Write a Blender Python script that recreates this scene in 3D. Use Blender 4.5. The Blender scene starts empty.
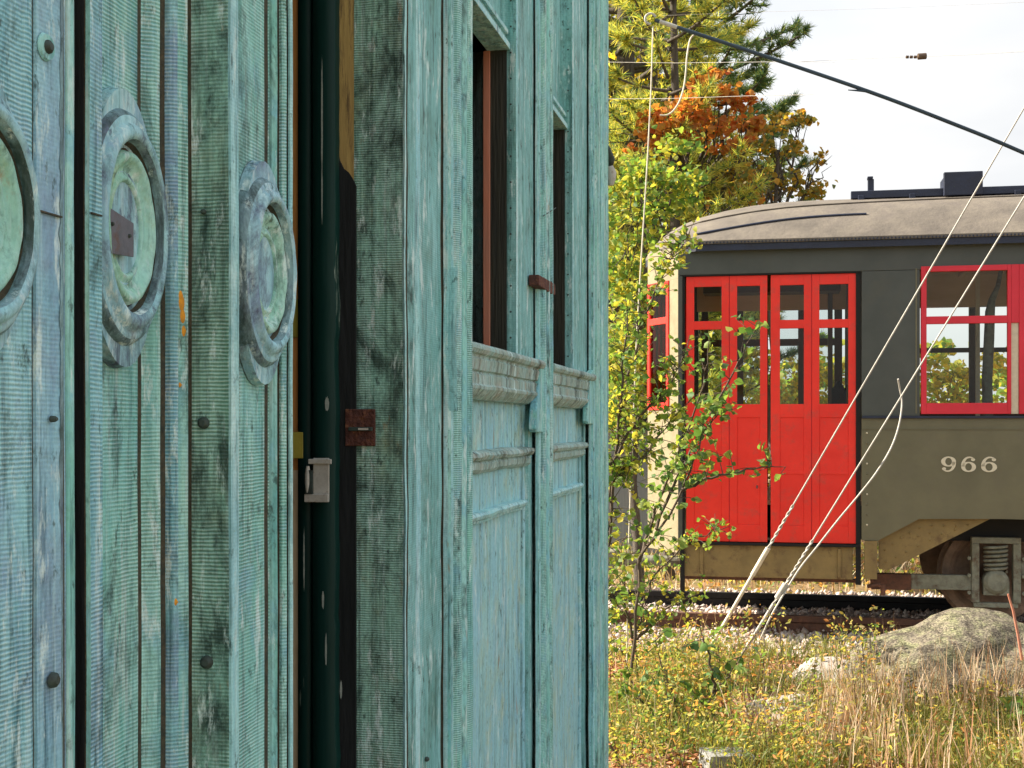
import bpy, math, random
import numpy as np
from mathutils import Vector, Matrix, noise as mnoise
random.seed(7); rng = np.random.default_rng(11)
PI = math.pi
scene = bpy.context.scene
COL = scene.collection
# ------------------------------------------------------------------ camera
F = 1300.0; HZ = 425.0; EYE = 1.8
cam_d = bpy.data.cameras.new('camera'); cam = bpy.data.objects.new('camera', cam_d); COL.objects.link(cam)
cam.location = (0, 0, EYE); cam.rotation_euler = (math.radians(90), 0, 0)
cam_d.lens = F / 1024 * 36; cam_d.sensor_width = 36; cam_d.shift_y = (HZ - 384) / 1024
cam_d.clip_start = 0.05; cam_d.clip_end = 3000
scene.camera = cam
scene.render.resolution_x = 1024; scene.render.resolution_y = 768
# ------------------------------------------------------------------ world, sun, exposure
SUN_EL = math.radians(37); SUN_V = Vector((-0.93, 0.22, 0)).normalized() * math.cos(SUN_EL) + Vector((0, 0, math.sin(SUN_EL)))
w = bpy.data.worlds.new('World'); scene.world = w; w.use_nodes = True
nt = w.node_tree; bg = nt.nodes['Background']
sky = nt.nodes.new('ShaderNodeTexSky'); sky.sky_type = 'NISHITA'; sky.sun_disc = False
sky.sun_elevation = SUN_EL; sky.sun_rotation = math.atan2(SUN_V.x, SUN_V.y)
sky.dust_density = 3.0; sky.air_density = 1.0; sky.ozone_density = 1.0
# thin bright cloud veil over the blue
tcw = nt.nodes.new('ShaderNodeTexCoord'); mpw = nt.nodes.new('ShaderNodeMapping'); mpw.inputs['Scale'].default_value = (1, 1, 3)
nzw = nt.nodes.new('ShaderNodeTexNoise'); nzw.inputs['Scale'].default_value = 1.6; nzw.inputs['Detail'].default_value = 7
mrw = nt.nodes.new('ShaderNodeMapRange'); mrw.inputs[1].default_value = 0.35; mrw.inputs[2].default_value = 0.6; mrw.inputs[3].default_value = 0.70; mrw.inputs[4].default_value = 0.96
mxw = nt.nodes.new('ShaderNodeMix'); mxw.data_type = 'RGBA'; n2w = nt.nodes.new('ShaderNodeTexNoise'); n2w.inputs['Scale'].default_value = 2.3; n2w.inputs['Detail'].default_value = 5; nt.links.new(mpw.outputs[0], n2w.inputs['Vector'])
rw = nt.nodes.new('ShaderNodeValToRGB'); rw.color_ramp.elements[0].position = .38; rw.color_ramp.elements[1].position = .62
rw.color_ramp.elements[0].color = (.74, .76, .79, 1); rw.color_ramp.elements[1].color = (1, .985, .96, 1); nt.links.new(n2w.outputs['Fac'], rw.inputs[0])
m2w = nt.nodes.new('ShaderNodeMix'); m2w.data_type = 'RGBA'; m2w.blend_type = 'MULTIPLY'; m2w.inputs[0].default_value = 1; m2w.inputs[7].default_value = (2.1, 2.1, 2.1, 1); m2w.clamp_result = False
nt.links.new(rw.outputs[0], m2w.inputs[6]); nt.links.new(m2w.outputs[2], mxw.inputs[7])
nt.links.new(tcw.outputs['Generated'], mpw.inputs[0]); nt.links.new(mpw.outputs[0], nzw.inputs['Vector']); nt.links.new(nzw.outputs['Fac'], mrw.inputs[0])
nt.links.new(mrw.outputs[0], mxw.inputs[0]); nt.links.new(sky.outputs[0], mxw.inputs[6])
nt.links.new(mxw.outputs[2], bg.inputs[0]); bg.inputs[1].default_value = 0.15
sd = bpy.data.lights.new('sun', 'SUN'); so = bpy.data.objects.new('sun', sd); COL.objects.link(so)
sd.energy = 3.9; sd.angle = math.radians(0.5); sd.color = (1.0, 0.90, 0.74)
so.rotation_euler = SUN_V.to_track_quat('Z', 'Y').to_euler(); so.location = (-20, 5, 20)
scene.view_settings.view_transform = 'Standard'; scene.view_settings.look = 'None'
scene.view_settings.exposure = 1.75; scene.view_settings.gamma = 1.0
scene.view_settings.use_curve_mapping = False

# ------------------------------------------------------------------ helpers
def px(x, y, Z):
    """world point seen at photo column x, row y at distance Z"""
    return Vector(((x - 512) / F * Z, Z, EYE + (HZ - y) / F * Z))

def nodes_of(m):
    m.use_nodes = True
    return m.node_tree.nodes, m.node_tree.links

def mat(name, c, c2=None, rough=0.6, scale=6.0, bump=0.15, bscale=40.0, metal=0.0, stretch=(1, 1, 1), dirt=None, dscale=3.0, dlo=0.52, dhi=0.68, spec=0.4):
    m = bpy.data.materials.new(name); N, L = nodes_of(m)
    b = N['Principled BSDF']; b.inputs['Roughness'].default_value = rough; b.inputs['Metallic'].default_value = metal
    b.inputs['Specular IOR Level'].default_value = spec
    tc = N.new('ShaderNodeTexCoord'); mp = N.new('ShaderNodeMapping'); mp.inputs['Scale'].default_value = stretch
    L.new(tc.outputs['Object'], mp.inputs[0])
    n1 = N.new('ShaderNodeTexNoise'); n1.inputs['Scale'].default_value = scale; n1.inputs['Detail'].default_value = 8; n1.inputs['Roughness'].default_value = 0.65
    L.new(mp.outputs[0], n1.inputs['Vector'])
    r = N.new('ShaderNodeValToRGB'); r.color_ramp.elements[0].position = 0.35; r.color_ramp.elements[1].position = 0.65
    c2 = c2 or tuple(v * 0.75 for v in c)
    r.color_ramp.elements[0].color = (*c2, 1); r.color_ramp.elements[1].color = (*c, 1)
    L.new(n1.outputs['Fac'], r.inputs[0]); out = r.outputs[0]
    if dirt:
        n3 = N.new('ShaderNodeTexNoise'); n3.inputs['Scale'].default_value = dscale; n3.inputs['Detail'].default_value = 10; n3.inputs['Roughness'].default_value = 0.75
        L.new(mp.outputs[0], n3.inputs['Vector'])
        mr = N.new('ShaderNodeMapRange'); mr.inputs[1].default_value = dlo; mr.inputs[2].default_value = dhi
        L.new(n3.outputs['Fac'], mr.inputs[0])
        mx = N.new('ShaderNodeMix'); mx.data_type = 'RGBA'; L.new(mr.outputs[0], mx.inputs[0]); L.new(out, mx.inputs[6]); mx.inputs[7].default_value = (*dirt, 1)
        out = mx.outputs[2]
    L.new(out, b.inputs['Base Color'])
    if bump:
        n2 = N.new('ShaderNodeTexNoise'); n2.inputs['Scale'].default_value = bscale; n2.inputs['Detail'].default_value = 6
        L.new(mp.outputs[0], n2.inputs['Vector'])
        bp = N.new('ShaderNodeBump'); bp.inputs['Strength'].default_value = bump; bp.inputs['Distance'].default_value = 0.02
        L.new(n2.outputs['Fac'], bp.inputs['Height']); L.new(bp.outputs[0], b.inputs['Normal'])
    return m

def patina(name, cols, rib=0.0, pitch=0.0055, dark=(0.03, 0.06, 0.05), dlo=0.53, dhi=0.66, seed=0.0, streak=1.0, rust=0.0):
    """weathered copper: cols = 4 colours mixed by stretched noise, fine horizontal ribs as bump and painted highlight tint"""
    m = bpy.data.materials.new(name); N, L = nodes_of(m)
    b = N['Principled BSDF']; b.inputs['Roughness'].default_value = 0.6; b.inputs['Specular IOR Level'].default_value = 0.3
    tc = N.new('ShaderNodeTexCoord')
    def noise(sc, st, off=0, det=8, ro=0.65, dist=0.0):
        mp = N.new('ShaderNodeMapping'); mp.inputs['Scale'].default_value = st; mp.inputs['Location'].default_value = (seed + off, off * 1.7, seed * 2 + off)
        L.new(tc.outputs['Object'], mp.inputs[0])
        n = N.new('ShaderNodeTexNoise'); n.inputs['Scale'].default_value = sc; n.inputs['Detail'].default_value = det; n.inputs['Roughness'].default_value = ro
        n.inputs['Distortion'].default_value = dist
        L.new(mp.outputs[0], n.inputs['Vector']); return n.outputs['Fac']
    def mrange(v, a, bb, c=0.0, d=1.0):
        mr = N.new('ShaderNodeMapRange'); mr.inputs[1].default_value = a; mr.inputs[2].default_value = bb
        mr.inputs[3].default_value = c; mr.inputs[4].default_value = d; L.new(v, mr.inputs[0]); return mr.outputs[0]
    def mix(f, a, c, fac=None):
        mx = N.new('ShaderNodeMix'); mx.data_type = 'RGBA'
        if fac is not None: mx.inputs[0].default_value = fac
        else: L.new(f, mx.inputs[0])
        for k, v in ((6, a), (7, c)):
            if isinstance(v, tuple): mx.inputs[k].default_value = (*v, 1)
            else: L.new(v, mx.inputs[k])
        return mx.outputs[2]
    def math_(op, a, c=None):
        q = N.new('ShaderNodeMath'); q.operation = op
        for k, v in ((0, a), (1, c)):
            if v is None: continue
            if isinstance(v, (int, float)): q.inputs[k].default_value = v
            else: L.new(v, q.inputs[k])
        return q.outputs[0]
    big = noise(5.0, (1, 1, 0.55), 0, 6)
    st = noise(30.0, (1, 1, 0.07 * streak), 3, 6)
    fine = noise(120.0, (1, 1, 0.6), 5, 6, 0.7)
    col = mix(mrange(big, 0.38, 0.62), cols[0], cols[1])
    col = mix(mrange(st, 0.40, 0.66), col, cols[2])
    col = mix(mrange(noise(9.0, (1, 1, 0.8), 11, 8, 0.7), 0.50, 0.66), col, cols[3])
    # mottled wear
    col = mix(mrange(fine, 0.45, 0.75, 0, 0.6), col, tuple(v * 0.40 for v in cols[0]))
    col = mix(mrange(noise(55.0, (1, 1, 0.035), 71, 7, 0.7), 0.55, 0.70, 0, 0.75), col, tuple(min(.8, v * 1.5 + .08) for v in cols[2]))
    col = mix(mrange(noise(48.0, (1, 1, 0.04), 77, 7, 0.7), 0.57, 0.70, 0, 0.75), col, tuple(v * .32 for v in cols[1]))
    col = mix(mrange(noise(11.0, (1, 1, .22), 91, 6), .36, .62, .04, .34 if rib < 1.15 else .22), col, (.42, .82, .86))
    col = mix(mrange(noise(38.0, (1, 1, 0.05), 97, 8, 0.75), 0.53, 0.64, 0, 0.8), col, tuple(v * .25 for v in cols[1]))
    zsep = N.new('ShaderNodeSeparateXYZ'); L.new(tc.outputs['Object'], zsep.inputs[0])
    zz = zsep.outputs[2]
    h = None
    if rib:
        wob = math_('MULTIPLY', noise(14.0, (1, 1, 1), 17, 3), 0.006)
        ph = math_('MULTIPLY', math_('ADD', zz, wob), 2 * PI / pitch)
        s = math_('SINE', ph)
        amp = mrange(noise(7.0, (1, 1, 0.8), 23, 4), 0.35, 0.6, 0.25, 1.0)
        s = math_('MULTIPLY', s, amp)
        h = math_('MULTIPLY', s, 0.0006 * rib)
        # pale highlights painted on the rib crests, darker tint between them
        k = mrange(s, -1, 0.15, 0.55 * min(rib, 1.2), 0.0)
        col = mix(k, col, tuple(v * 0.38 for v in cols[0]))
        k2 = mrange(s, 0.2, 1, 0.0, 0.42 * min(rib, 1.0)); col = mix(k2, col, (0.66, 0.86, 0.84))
    dd = mrange(noise(6.5, (1, 1, 0.55), 31, 12, 0.8, 0.4), dlo, dhi, 0, 0.9)
    col = mix(dd, col, dark)
    col = mix(mrange(noise(40, (1, 1, 0.5), 41, 8, 0.7), 0.59, 0.66, 0, 0.75), col, dark)
    col = mix(mrange(noise(28, (1, 1, 0.25), 47, 8, 0.75), 0.56, 0.64, 0, 0.85), col, (0.68, 0.86, 0.84))
    if rust:
        col = mix(mrange(noise(18, (1, 1, 0.3), 53, 8, 0.7), 0.66 - 0.06 * rust, 0.72, 0, 0.8), col, (0.33, 0.17, 0.05))
    L.new(col, b.inputs['Base Color'])
    hh = math_('MULTIPLY', fine, 0.0012)
    hh = math_('ADD', hh, math_('MULTIPLY', noise(16, (1, 1, 0.6), 61, 4), 0.009))
    hh = math_('ADD', hh, math_('MULTIPLY', noise(30, (1, 1, 0.02), 83, 3, .5), 0.016))
    if h: hh = math_('ADD', hh, h)
    bp = N.new('ShaderNodeBump'); bp.inputs['Strength'].default_value = 0.9; bp.inputs['Distance'].default_value = 1.0
    L.new(hh, bp.inputs['Height']); L.new(bp.outputs[0], b.inputs['Normal'])
    return m

def leafmat(name, cols, trans=0.45, rough=0.55):
    m = bpy.data.materials.new(name); N, L = nodes_of(m)
    b = N['Principled BSDF']; out = N['Material Output']
    g = N.new('ShaderNodeNewGeometry'); r = N.new('ShaderNodeValToRGB'); r.color_ramp.interpolation = 'LINEAR'
    e = r.color_ramp.elements
    while len(e) < len(cols): e.new(0.5)
    for i, c in enumerate(cols): e[i].position = i / (len(cols) - 1); e[i].color = (*c, 1)
    L.new(g.outputs['Random Per Island'], r.inputs[0])
    L.new(r.outputs[0], b.inputs['Base Color']); b.inputs['Roughness'].default_value = rough; b.inputs['Specular IOR Level'].default_value = 0.25
    t = N.new('ShaderNodeBsdfTranslucent')
    br = N.new('ShaderNodeMix'); br.data_type = 'RGBA'; br.blend_type = 'MULTIPLY'; br.inputs[0].default_value = 1
    br.inputs[7].default_value = (1.5, 1.4, 0.7, 1); L.new(r.outputs[0], br.inputs[6]); L.new(br.outputs[2], t.inputs[0])
    mx = N.new('ShaderNodeMixShader'); mx.inputs[0].default_value = trans
    L.new(b.outputs[0], mx.inputs[1]); L.new(t.outputs[0], mx.inputs[2]); L.new(mx.outputs[0], out.inputs[0])
    return m

class MB:
    def __init__(s): s.v = []; s.f = []; s.m = []; s.sm = []
    def add(s, vs, fs, mi=0, smooth=False):
        o = len(s.v); s.v += [tuple(v) for v in vs]
        for f in fs: s.f.append([o + i for i in f]); s.m.append(mi); s.sm.append(smooth)
    def box(s, x0, x1, y0, y1, z0, z1, mi=0, M=None):
        vs = [Vector((x, y, z)) for x in (x0, x1) for y in (y0, y1) for z in (z0, z1)]
        if M: vs = [M(v) for v in vs]
        s.add(vs, [(0, 1, 3, 2), (4, 6, 7, 5), (0, 4, 5, 1), (2, 3, 7, 6), (0, 2, 6, 4), (1, 5, 7, 3)], mi)
    def tube(s, pts, r, n=8, mi=0, cap=True):
        pts = [Vector(p) for p in pts]; k = len(pts)
        if not hasattr(r, '__len__'): r = [r] * k
        vs = []; up = None
        for i, p in enumerate(pts):
            t = (pts[min(i + 1, k - 1)] - pts[max(i - 1, 0)]).normalized()
            if up is None: up = t.orthogonal().normalized()
            up = (up - t * up.dot(t)); up = up.normalized() if up.length > 1e-6 else t.orthogonal().normalized()
            q = t.cross(up)
            for j in range(n):
                a = 2 * PI * j / n; vs.append(p + (up * math.cos(a) + q * math.sin(a)) * r[i])
        fs = [(i * n + j, i * n + (j + 1) % n, (i + 1) * n + (j + 1) % n, (i + 1) * n + j) for i in range(k - 1) for j in range(n)]
        s.add(vs, fs, mi, True)
        if cap: s.add(vs[:n], [tuple(range(n))[::-1]], mi); s.add(vs[-n:], [tuple(range(n))], mi)
    def prism(s, poly, fn, d0, d1, mi=0):
        """poly 2-D outline, fn(a,b,d)->point, extruded from d0 to d1"""
        n = len(poly); vs = [fn(a, b, d0) for a, b in poly] + [fn(a, b, d1) for a, b in poly]
        s.add(vs, [tuple(range(n))[::-1], tuple(range(n, 2 * n))] + [(i, (i + 1) % n, n + (i + 1) % n, n + i) for i in range(n)], mi)
    def strip(s, rows, mi=0, smooth=False, closed=False):
        n = len(rows[0]); vs = [p for r in rows for p in r]
        fs = [(i * n + j, i * n + (j + 1) % n, (i + 1) * n + (j + 1) % n, (i + 1) * n + j) for i in range(len(rows) - 1) for j in range(n if closed else n - 1)]
        s.add(vs, fs, mi, smooth)
    def build(s, name, mats, parent=None, bevel=0.0, origin=None):
        me = bpy.data.meshes.new(name); off = Vector(origin) if origin is not None else Vector((0, 0, 0))
        me.from_pydata([tuple(Vector(v) - off) for v in s.v], [], s.f)
        if not isinstance(mats, (list, tuple)): mats = [mats]
        for m in mats: me.materials.append(m)
        me.polygons.foreach_set('material_index', s.m); me.polygons.foreach_set('use_smooth', s.sm); me.update()
        o = bpy.data.objects.new(name, me); COL.objects.link(o)
        o.location = off
        if parent: o.parent = parent
        if bevel:
            bv = o.modifiers.new('bevel', 'BEVEL'); bv.width = bevel; bv.segments = 2; bv.limit_method = 'ANGLE'; bv.angle_limit = math.radians(40)
        return o

def fix_normals(o):
    import bmesh
    bm = bmesh.new(); bm.from_mesh(o.data); bmesh.ops.recalc_face_normals(bm, faces=bm.faces); bm.to_mesh(o.data); bm.free()

def tag(o, label, cat, group=None, kind=None):
    if label: o['label'] = label
    if cat: o['category'] = cat
    if group: o['group'] = group
    if kind: o['kind'] = kind
    return o
def thing(name, loc, label, cat, group=None, rz=0):
    o = bpy.data.objects.new(name, None); COL.objects.link(o); o.location = loc; o.rotation_euler = (0, 0, rz)
    o.empty_display_size = 0.2
    return tag(o, label, cat, group)

# numpy mesh of many small faces
def np_mesh(name, V, nper, faces_local, m, parent=None, mats=None, mi=None, origin=(0, 0, 0)):
    """V: (n, nper, 3); faces_local: faces inside one island"""
    n = V.shape[0]; me = bpy.data.meshes.new(name)
    V = V - np.array(origin)
    me.vertices.add(n * nper); me.vertices.foreach_set('co', V.reshape(-1).astype(np.float32))
    fl = np.array([i for f in faces_local for i in f]); sizes = np.array([len(f) for f in faces_local])
    idx = (np.arange(n)[:, None] * nper + fl[None, :]).reshape(-1)
    tot = np.tile(sizes, n); starts = np.concatenate([[0], np.cumsum(tot)[:-1]])
    me.loops.add(len(idx)); me.loops.foreach_set('vertex_index', idx.astype(np.int32))
    me.polygons.add(len(tot)); me.polygons.foreach_set('loop_start', starts.astype(np.int32)); me.polygons.foreach_set('loop_total', tot.astype(np.int32))
    for q in (mats or [m]): me.materials.append(q)
    if mi is not None: me.polygons.foreach_set('material_index', np.repeat(mi, len(sizes)).astype(np.int32))
    me.update(calc_edges=True); me.validate()
    o = bpy.data.objects.new(name, me); COL.objects.link(o); o.location = origin
    if parent: o.parent = parent
    return o
def unit(a): return a / (np.linalg.norm(a, axis=-1, keepdims=True) + 1e-9)
def leaf_verts(C, size, droop=0.3, aspect=0.75):
    """folded pointed leaves, 6 vertices each"""
    n = len(C); size = np.asarray(size).reshape(-1, 1) * np.ones((n, 1))
    t = rng.normal(size=(n, 3)); t[:, 2] = t[:, 2] * 0.7 - droop; t = unit(t)
    nn = rng.normal(size=(n, 3)); nn = unit(nn - t * (nn * t).sum(1, keepdims=True)); b = np.cross(t, nn)
    L = size; W = size * aspect * 0.5
    base = C - t * L * 0.5; tip = C + t * L * 0.5 - nn * L * 0.08
    l1 = C - t * L * 0.12 + b * W + nn * W * 0.35; r1 = C - t * L * 0.12 - b * W + nn * W * 0.35
    l2 = C + t * L * 0.2 + b * W * 0.75 + nn * W * 0.25; r2 = C + t * L * 0.2 - b * W * 0.75 + nn * W * 0.25
    return np.stack([base, l1, l2, tip, r2, r1], 1), 6, [(0, 1, 2, 3), (0, 3, 4, 5)]
def needle_verts(C, D, length, width, per, spread=0.8):
    n = len(C); C = np.repeat(C, per, 0); D = np.repeat(D, per, 0)
    t = unit(D + rng.normal(size=(n * per, 3)) * spread); l = length * rng.uniform(0.6, 1.2, (n * per, 1))
    b = unit(np.cross(t, rng.normal(size=(n * per, 3)))) * width * 0.5
    return np.stack([C - b, C + b, C + t * l], 1), 3, [(0, 1, 2)]
def blade_verts(P, h, lean, wid):
    """grass blades: 3 stacked segments bending over"""
    n = len(P); a = rng.uniform(0, 2 * PI, n); d = np.stack([np.cos(a), np.sin(a), np.zeros(n)], 1) * (lean * h)[:, None]
    a2 = rng.uniform(0, 2 * PI, n); s = np.stack([np.cos(a2), np.sin(a2), np.zeros(n)], 1) * (wid * 0.5)[:, None]
    up = np.zeros((n, 3)); up[:, 2] = h
    q = [P - s, P + s]
    for k, wd in ((0.4, 0.85), (0.75, 0.55)):
        c = P + up * k * (1 - 0.12 * k) + d * k * k; q += [c - s * wd, c + s * wd]
    q.append(P + up * 0.95 + d)
    return np.stack(q, 1), 7, [(0, 1, 3, 2), (2, 3, 5, 4), (4, 5, 6)]

# ------------------------------------------------------------------ materials
M = {}
mint = (0.22, 0.60, 0.47); teal = (0.13, 0.43, 0.43); blue = (0.17, 0.47, 0.62); lav = (0.24, 0.35, 0.56); dkg = (0.08, 0.17, 0.13); olive = (0.22, 0.28, 0.13)
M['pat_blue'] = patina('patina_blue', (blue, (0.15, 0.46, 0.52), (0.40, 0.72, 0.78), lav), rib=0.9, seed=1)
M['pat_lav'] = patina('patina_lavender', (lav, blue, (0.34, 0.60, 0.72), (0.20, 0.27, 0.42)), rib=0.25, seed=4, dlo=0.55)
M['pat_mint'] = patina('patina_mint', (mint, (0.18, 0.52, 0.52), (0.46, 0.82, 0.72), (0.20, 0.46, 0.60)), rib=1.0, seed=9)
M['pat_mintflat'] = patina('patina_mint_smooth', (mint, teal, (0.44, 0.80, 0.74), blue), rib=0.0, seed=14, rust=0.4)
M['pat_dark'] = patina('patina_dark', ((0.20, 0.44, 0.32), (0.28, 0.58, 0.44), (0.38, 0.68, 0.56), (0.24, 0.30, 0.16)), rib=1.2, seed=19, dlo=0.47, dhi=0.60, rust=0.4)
M['pat_teal'] = patina('patina_teal', ((0.12, 0.37, 0.33), (0.15, 0.43, 0.42), (0.26, 0.57, 0.56), (0.09, 0.23, 0.18)), rib=0.25, seed=24, dlo=0.56)
M['pat_light'] = patina('patina_light', ((0.32, 0.68, 0.66), (0.28, 0.60, 0.70), (0.62, 0.90, 0.88), (0.22, 0.48, 0.52)), rib=0.2, seed=29, dlo=0.60)
M['pat_panel'] = patina('patina_panel', ((0.27, 0.60, 0.64), (0.40, 0.72, 0.70), (0.28, 0.56, 0.72), (0.44, 0.58, 0.42)), rib=0.0, seed=33, rust=0.7, dlo=0.60)
M['pat_sill'] = patina('patina_sill', ((0.34, 0.44, 0.37), (0.46, 0.52, 0.46), (0.28, 0.46, 0.41), (0.34, 0.30, 0.22)), rib=0.0, seed=37, rust=0.9)
M['pat_ring'] = patina('patina_ring', ((0.24, 0.46, 0.58), (0.28, 0.55, 0.58), (0.42, 0.66, 0.72), (0.19, 0.24, 0.44)), rib=0.0, seed=42, dark=(.07, .08, .14), dlo=0.48, dhi=.60)
M['pat_ringin'] = patina('patina_ring_inner', ((0.26, 0.56, 0.36), (0.30, 0.60, 0.50), (0.46, 0.74, 0.62), (.36, .44, .14)), rib=0.0, seed=47, rust=0.8, dlo=.54)
M['seam'] = mat('seam_tarnish_shade', (0.035, 0.04, 0.03), (0.09, 0.07, 0.04), rough=0.8, scale=60, bump=0.4, bscale=120)  # dark tarnish, with the shade inside the grooves put into the colour
M['gapshade'] = mat('gap_shade', (0.006, 0.009, 0.010), (0.015, 0.018, 0.02), rough=0.85, scale=12, stretch=(1, 1, 0.15), bump=0.4, dirt=(0.10, 0.12, 0.12), dscale=26, dlo=0.66, dhi=0.72)  # near-black colour paints the shade inside gaps and the opening
M['dkgreen'] = mat('dark_green_paint', (0.006, 0.045, 0.035), (0.004, 0.024, 0.022), rough=0.5, spec=.2, scale=5, stretch=(1, 1, 0.1), bump=0.12, bscale=30, dirt=(0.20, 0.26, 0.22), dscale=12, dlo=0.62, dhi=0.65)
M['ochre'] = mat('raw_yellow_wood', (0.52, 0.38, 0.13), (0.36, 0.25, 0.09), rough=0.75, scale=14, stretch=(3, 3, 0.3), dirt=(0.08, 0.05, 0.03), dscale=20)
M['orange'] = mat('orange_wood', (0.85, 0.40, 0.10), (0.7, 0.30, 0.09), rough=0.7, scale=14, stretch=(3, 3, 0.3))
M['pink'] = mat('salmon_wood', (0.55, 0.20, 0.12), (0.42, 0.20, 0.14), rough=0.7, scale=10, stretch=(2, 2, 0.3))
M['dkwood'] = mat('dark_old_wood', (0.045, 0.045, 0.032), (0.020, 0.022, 0.018), rough=0.85, scale=20, stretch=(3, 3, 0.15), bump=0.5)
M['rustplate'] = mat('rusty_plate', (0.13, 0.045, 0.03), (0.07, 0.03, 0.025), rough=0.85, scale=40, bump=0.5, bscale=90, dirt=(0.25, 0.11, 0.05), dscale=40)
M['greyplate'] = mat('grey_plate', (0.15, 0.15, 0.18), (0.10, 0.11, 0.13), rough=0.6, scale=40, dirt=(0.12, 0.06, 0.03), dscale=30)
M['whitemetal'] = mat('chipped_white_metal', (0.55, 0.54, 0.48), (0.40, 0.39, 0.35), rough=0.6, scale=30, dirt=(0.15, 0.08, 0.04), dscale=60, dlo=0.55)
M['lichen'] = mat('orange_lichen', (0.75, 0.32, 0.02), (0.50, 0.22, 0.03), rough=0.9, scale=90)
M['clearpane'] = None
M['bolt'] = mat('tarnished_bolt', (0.05, 0.08, 0.07), (0.03, 0.035, 0.03), rough=0.6, scale=60)
M['red'] = mat('red_paint', (0.90, 0.038, 0.022), (0.78, 0.026, 0.016), rough=0.42, scale=2.2, bump=0.12, bscale=9, dirt=(0.50, 0.07, 0.05), dscale=7, dlo=0.52, dhi=0.75)
M['reddull'] = mat('crimson_paint', (0.72, 0.028, 0.055), (0.60, 0.022, 0.040), rough=0.4, scale=3, bump=0.05)
M['black'] = mat('black_gap', (0.006, 0.006, 0.006), rough=0.7, bump=0)
M['char'] = mat('charcoal_paint', (0.078, 0.086, 0.078), (0.058, 0.066, 0.060), rough=0.42, scale=2.5, bump=0.05, bscale=14, dirt=(0.075, 0.078, 0.065), dscale=3)
M['olive'] = mat('olive_paint', (0.165, 0.152, 0.090), (0.125, 0.117, 0.070), rough=0.42, scale=2.2, bump=0.06, bscale=10, dirt=(0.14, 0.125, 0.085), dscale=4, dlo=0.5, dhi=0.8)
M['tan'] = mat('tan_steel', (0.27, 0.19, 0.07), (0.20, 0.14, 0.055), rough=0.6, scale=6, dirt=(0.11, 0.06, 0.03), dscale=8)
M['navy'] = mat('navy_trim', (0.022, 0.030, 0.060), (0.018, 0.022, 0.04), rough=0.5)
M['canvas'] = mat('roof_canvas', (0.185, 0.16, 0.13), (0.115, 0.10, 0.085), rough=0.85, scale=4, stretch=(1, 1, 1), bump=0.2, bscale=30, dirt=(0.13, 0.11, 0.10), dscale=7, dlo=0.5, dhi=0.75)
M['cream'] = mat('cream_paint', (0.33, 0.285, 0.18), (0.24, 0.20, 0.12), rough=0.5, dirt=(0.30, 0.24, 0.13), dscale=6)
M['creamlet'] = mat('cream_lettering', (0.72, 0.66, 0.50), (0.62, 0.56, 0.42), rough=0.5, scale=30)
M['ceil'] = mat('varnished_ceiling', (0.74, 0.58, 0.38), (0.64, 0.48, 0.30), rough=0.5, stretch=(0.3, 8, 1))
M['dkbrown'] = mat('dark_brown_wood', (0.11, 0.07, 0.045), rough=0.5)
M['iron'] = mat('grey_iron', (0.26, 0.27, 0.21), (0.17, 0.17, 0.13), rough=0.65, scale=15, bump=0.3, dirt=(0.11, 0.06, 0.035), dscale=9)
M['rustiron'] = mat('rusty_iron', (0.17, 0.075, 0.045), (0.10, 0.05, 0.035), rough=0.8, scale=12, bump=0.35, dirt=(0.05, 0.035, 0.03), dscale=10)
M['wheel'] = mat('brown_wheel', (0.26, 0.17, 0.12), (0.15, 0.10, 0.07), rough=0.7, scale=10, bump=0.3)
M['darkrail'] = mat('dark_rail_steel', (0.016, 0.015, 0.017), (0.010, 0.010, 0.011), rough=0.6, scale=10)
M['wire'] = mat('galvanised_wire', (0.50, 0.48, 0.44), (0.38, 0.36, 0.33), rough=0.5, metal=0.0, scale=30)
M['whitewire'] = mat('white_wire', (0.75, 0.68, 0.55), rough=0.5, bump=0)
M['cable'] = mat('dark_cable', (0.035, 0.06, 0.085), rough=0.6, bump=0)
M['rock'] = mat('lichen_boulder', (0.31, 0.265, 0.20), (0.14, 0.12, 0.09), rough=0.9, scale=9, bump=1.0, bscale=30, dirt=(0.22, 0.22, 0.12), dscale=9, dlo=0.46, dhi=0.60)
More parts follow.
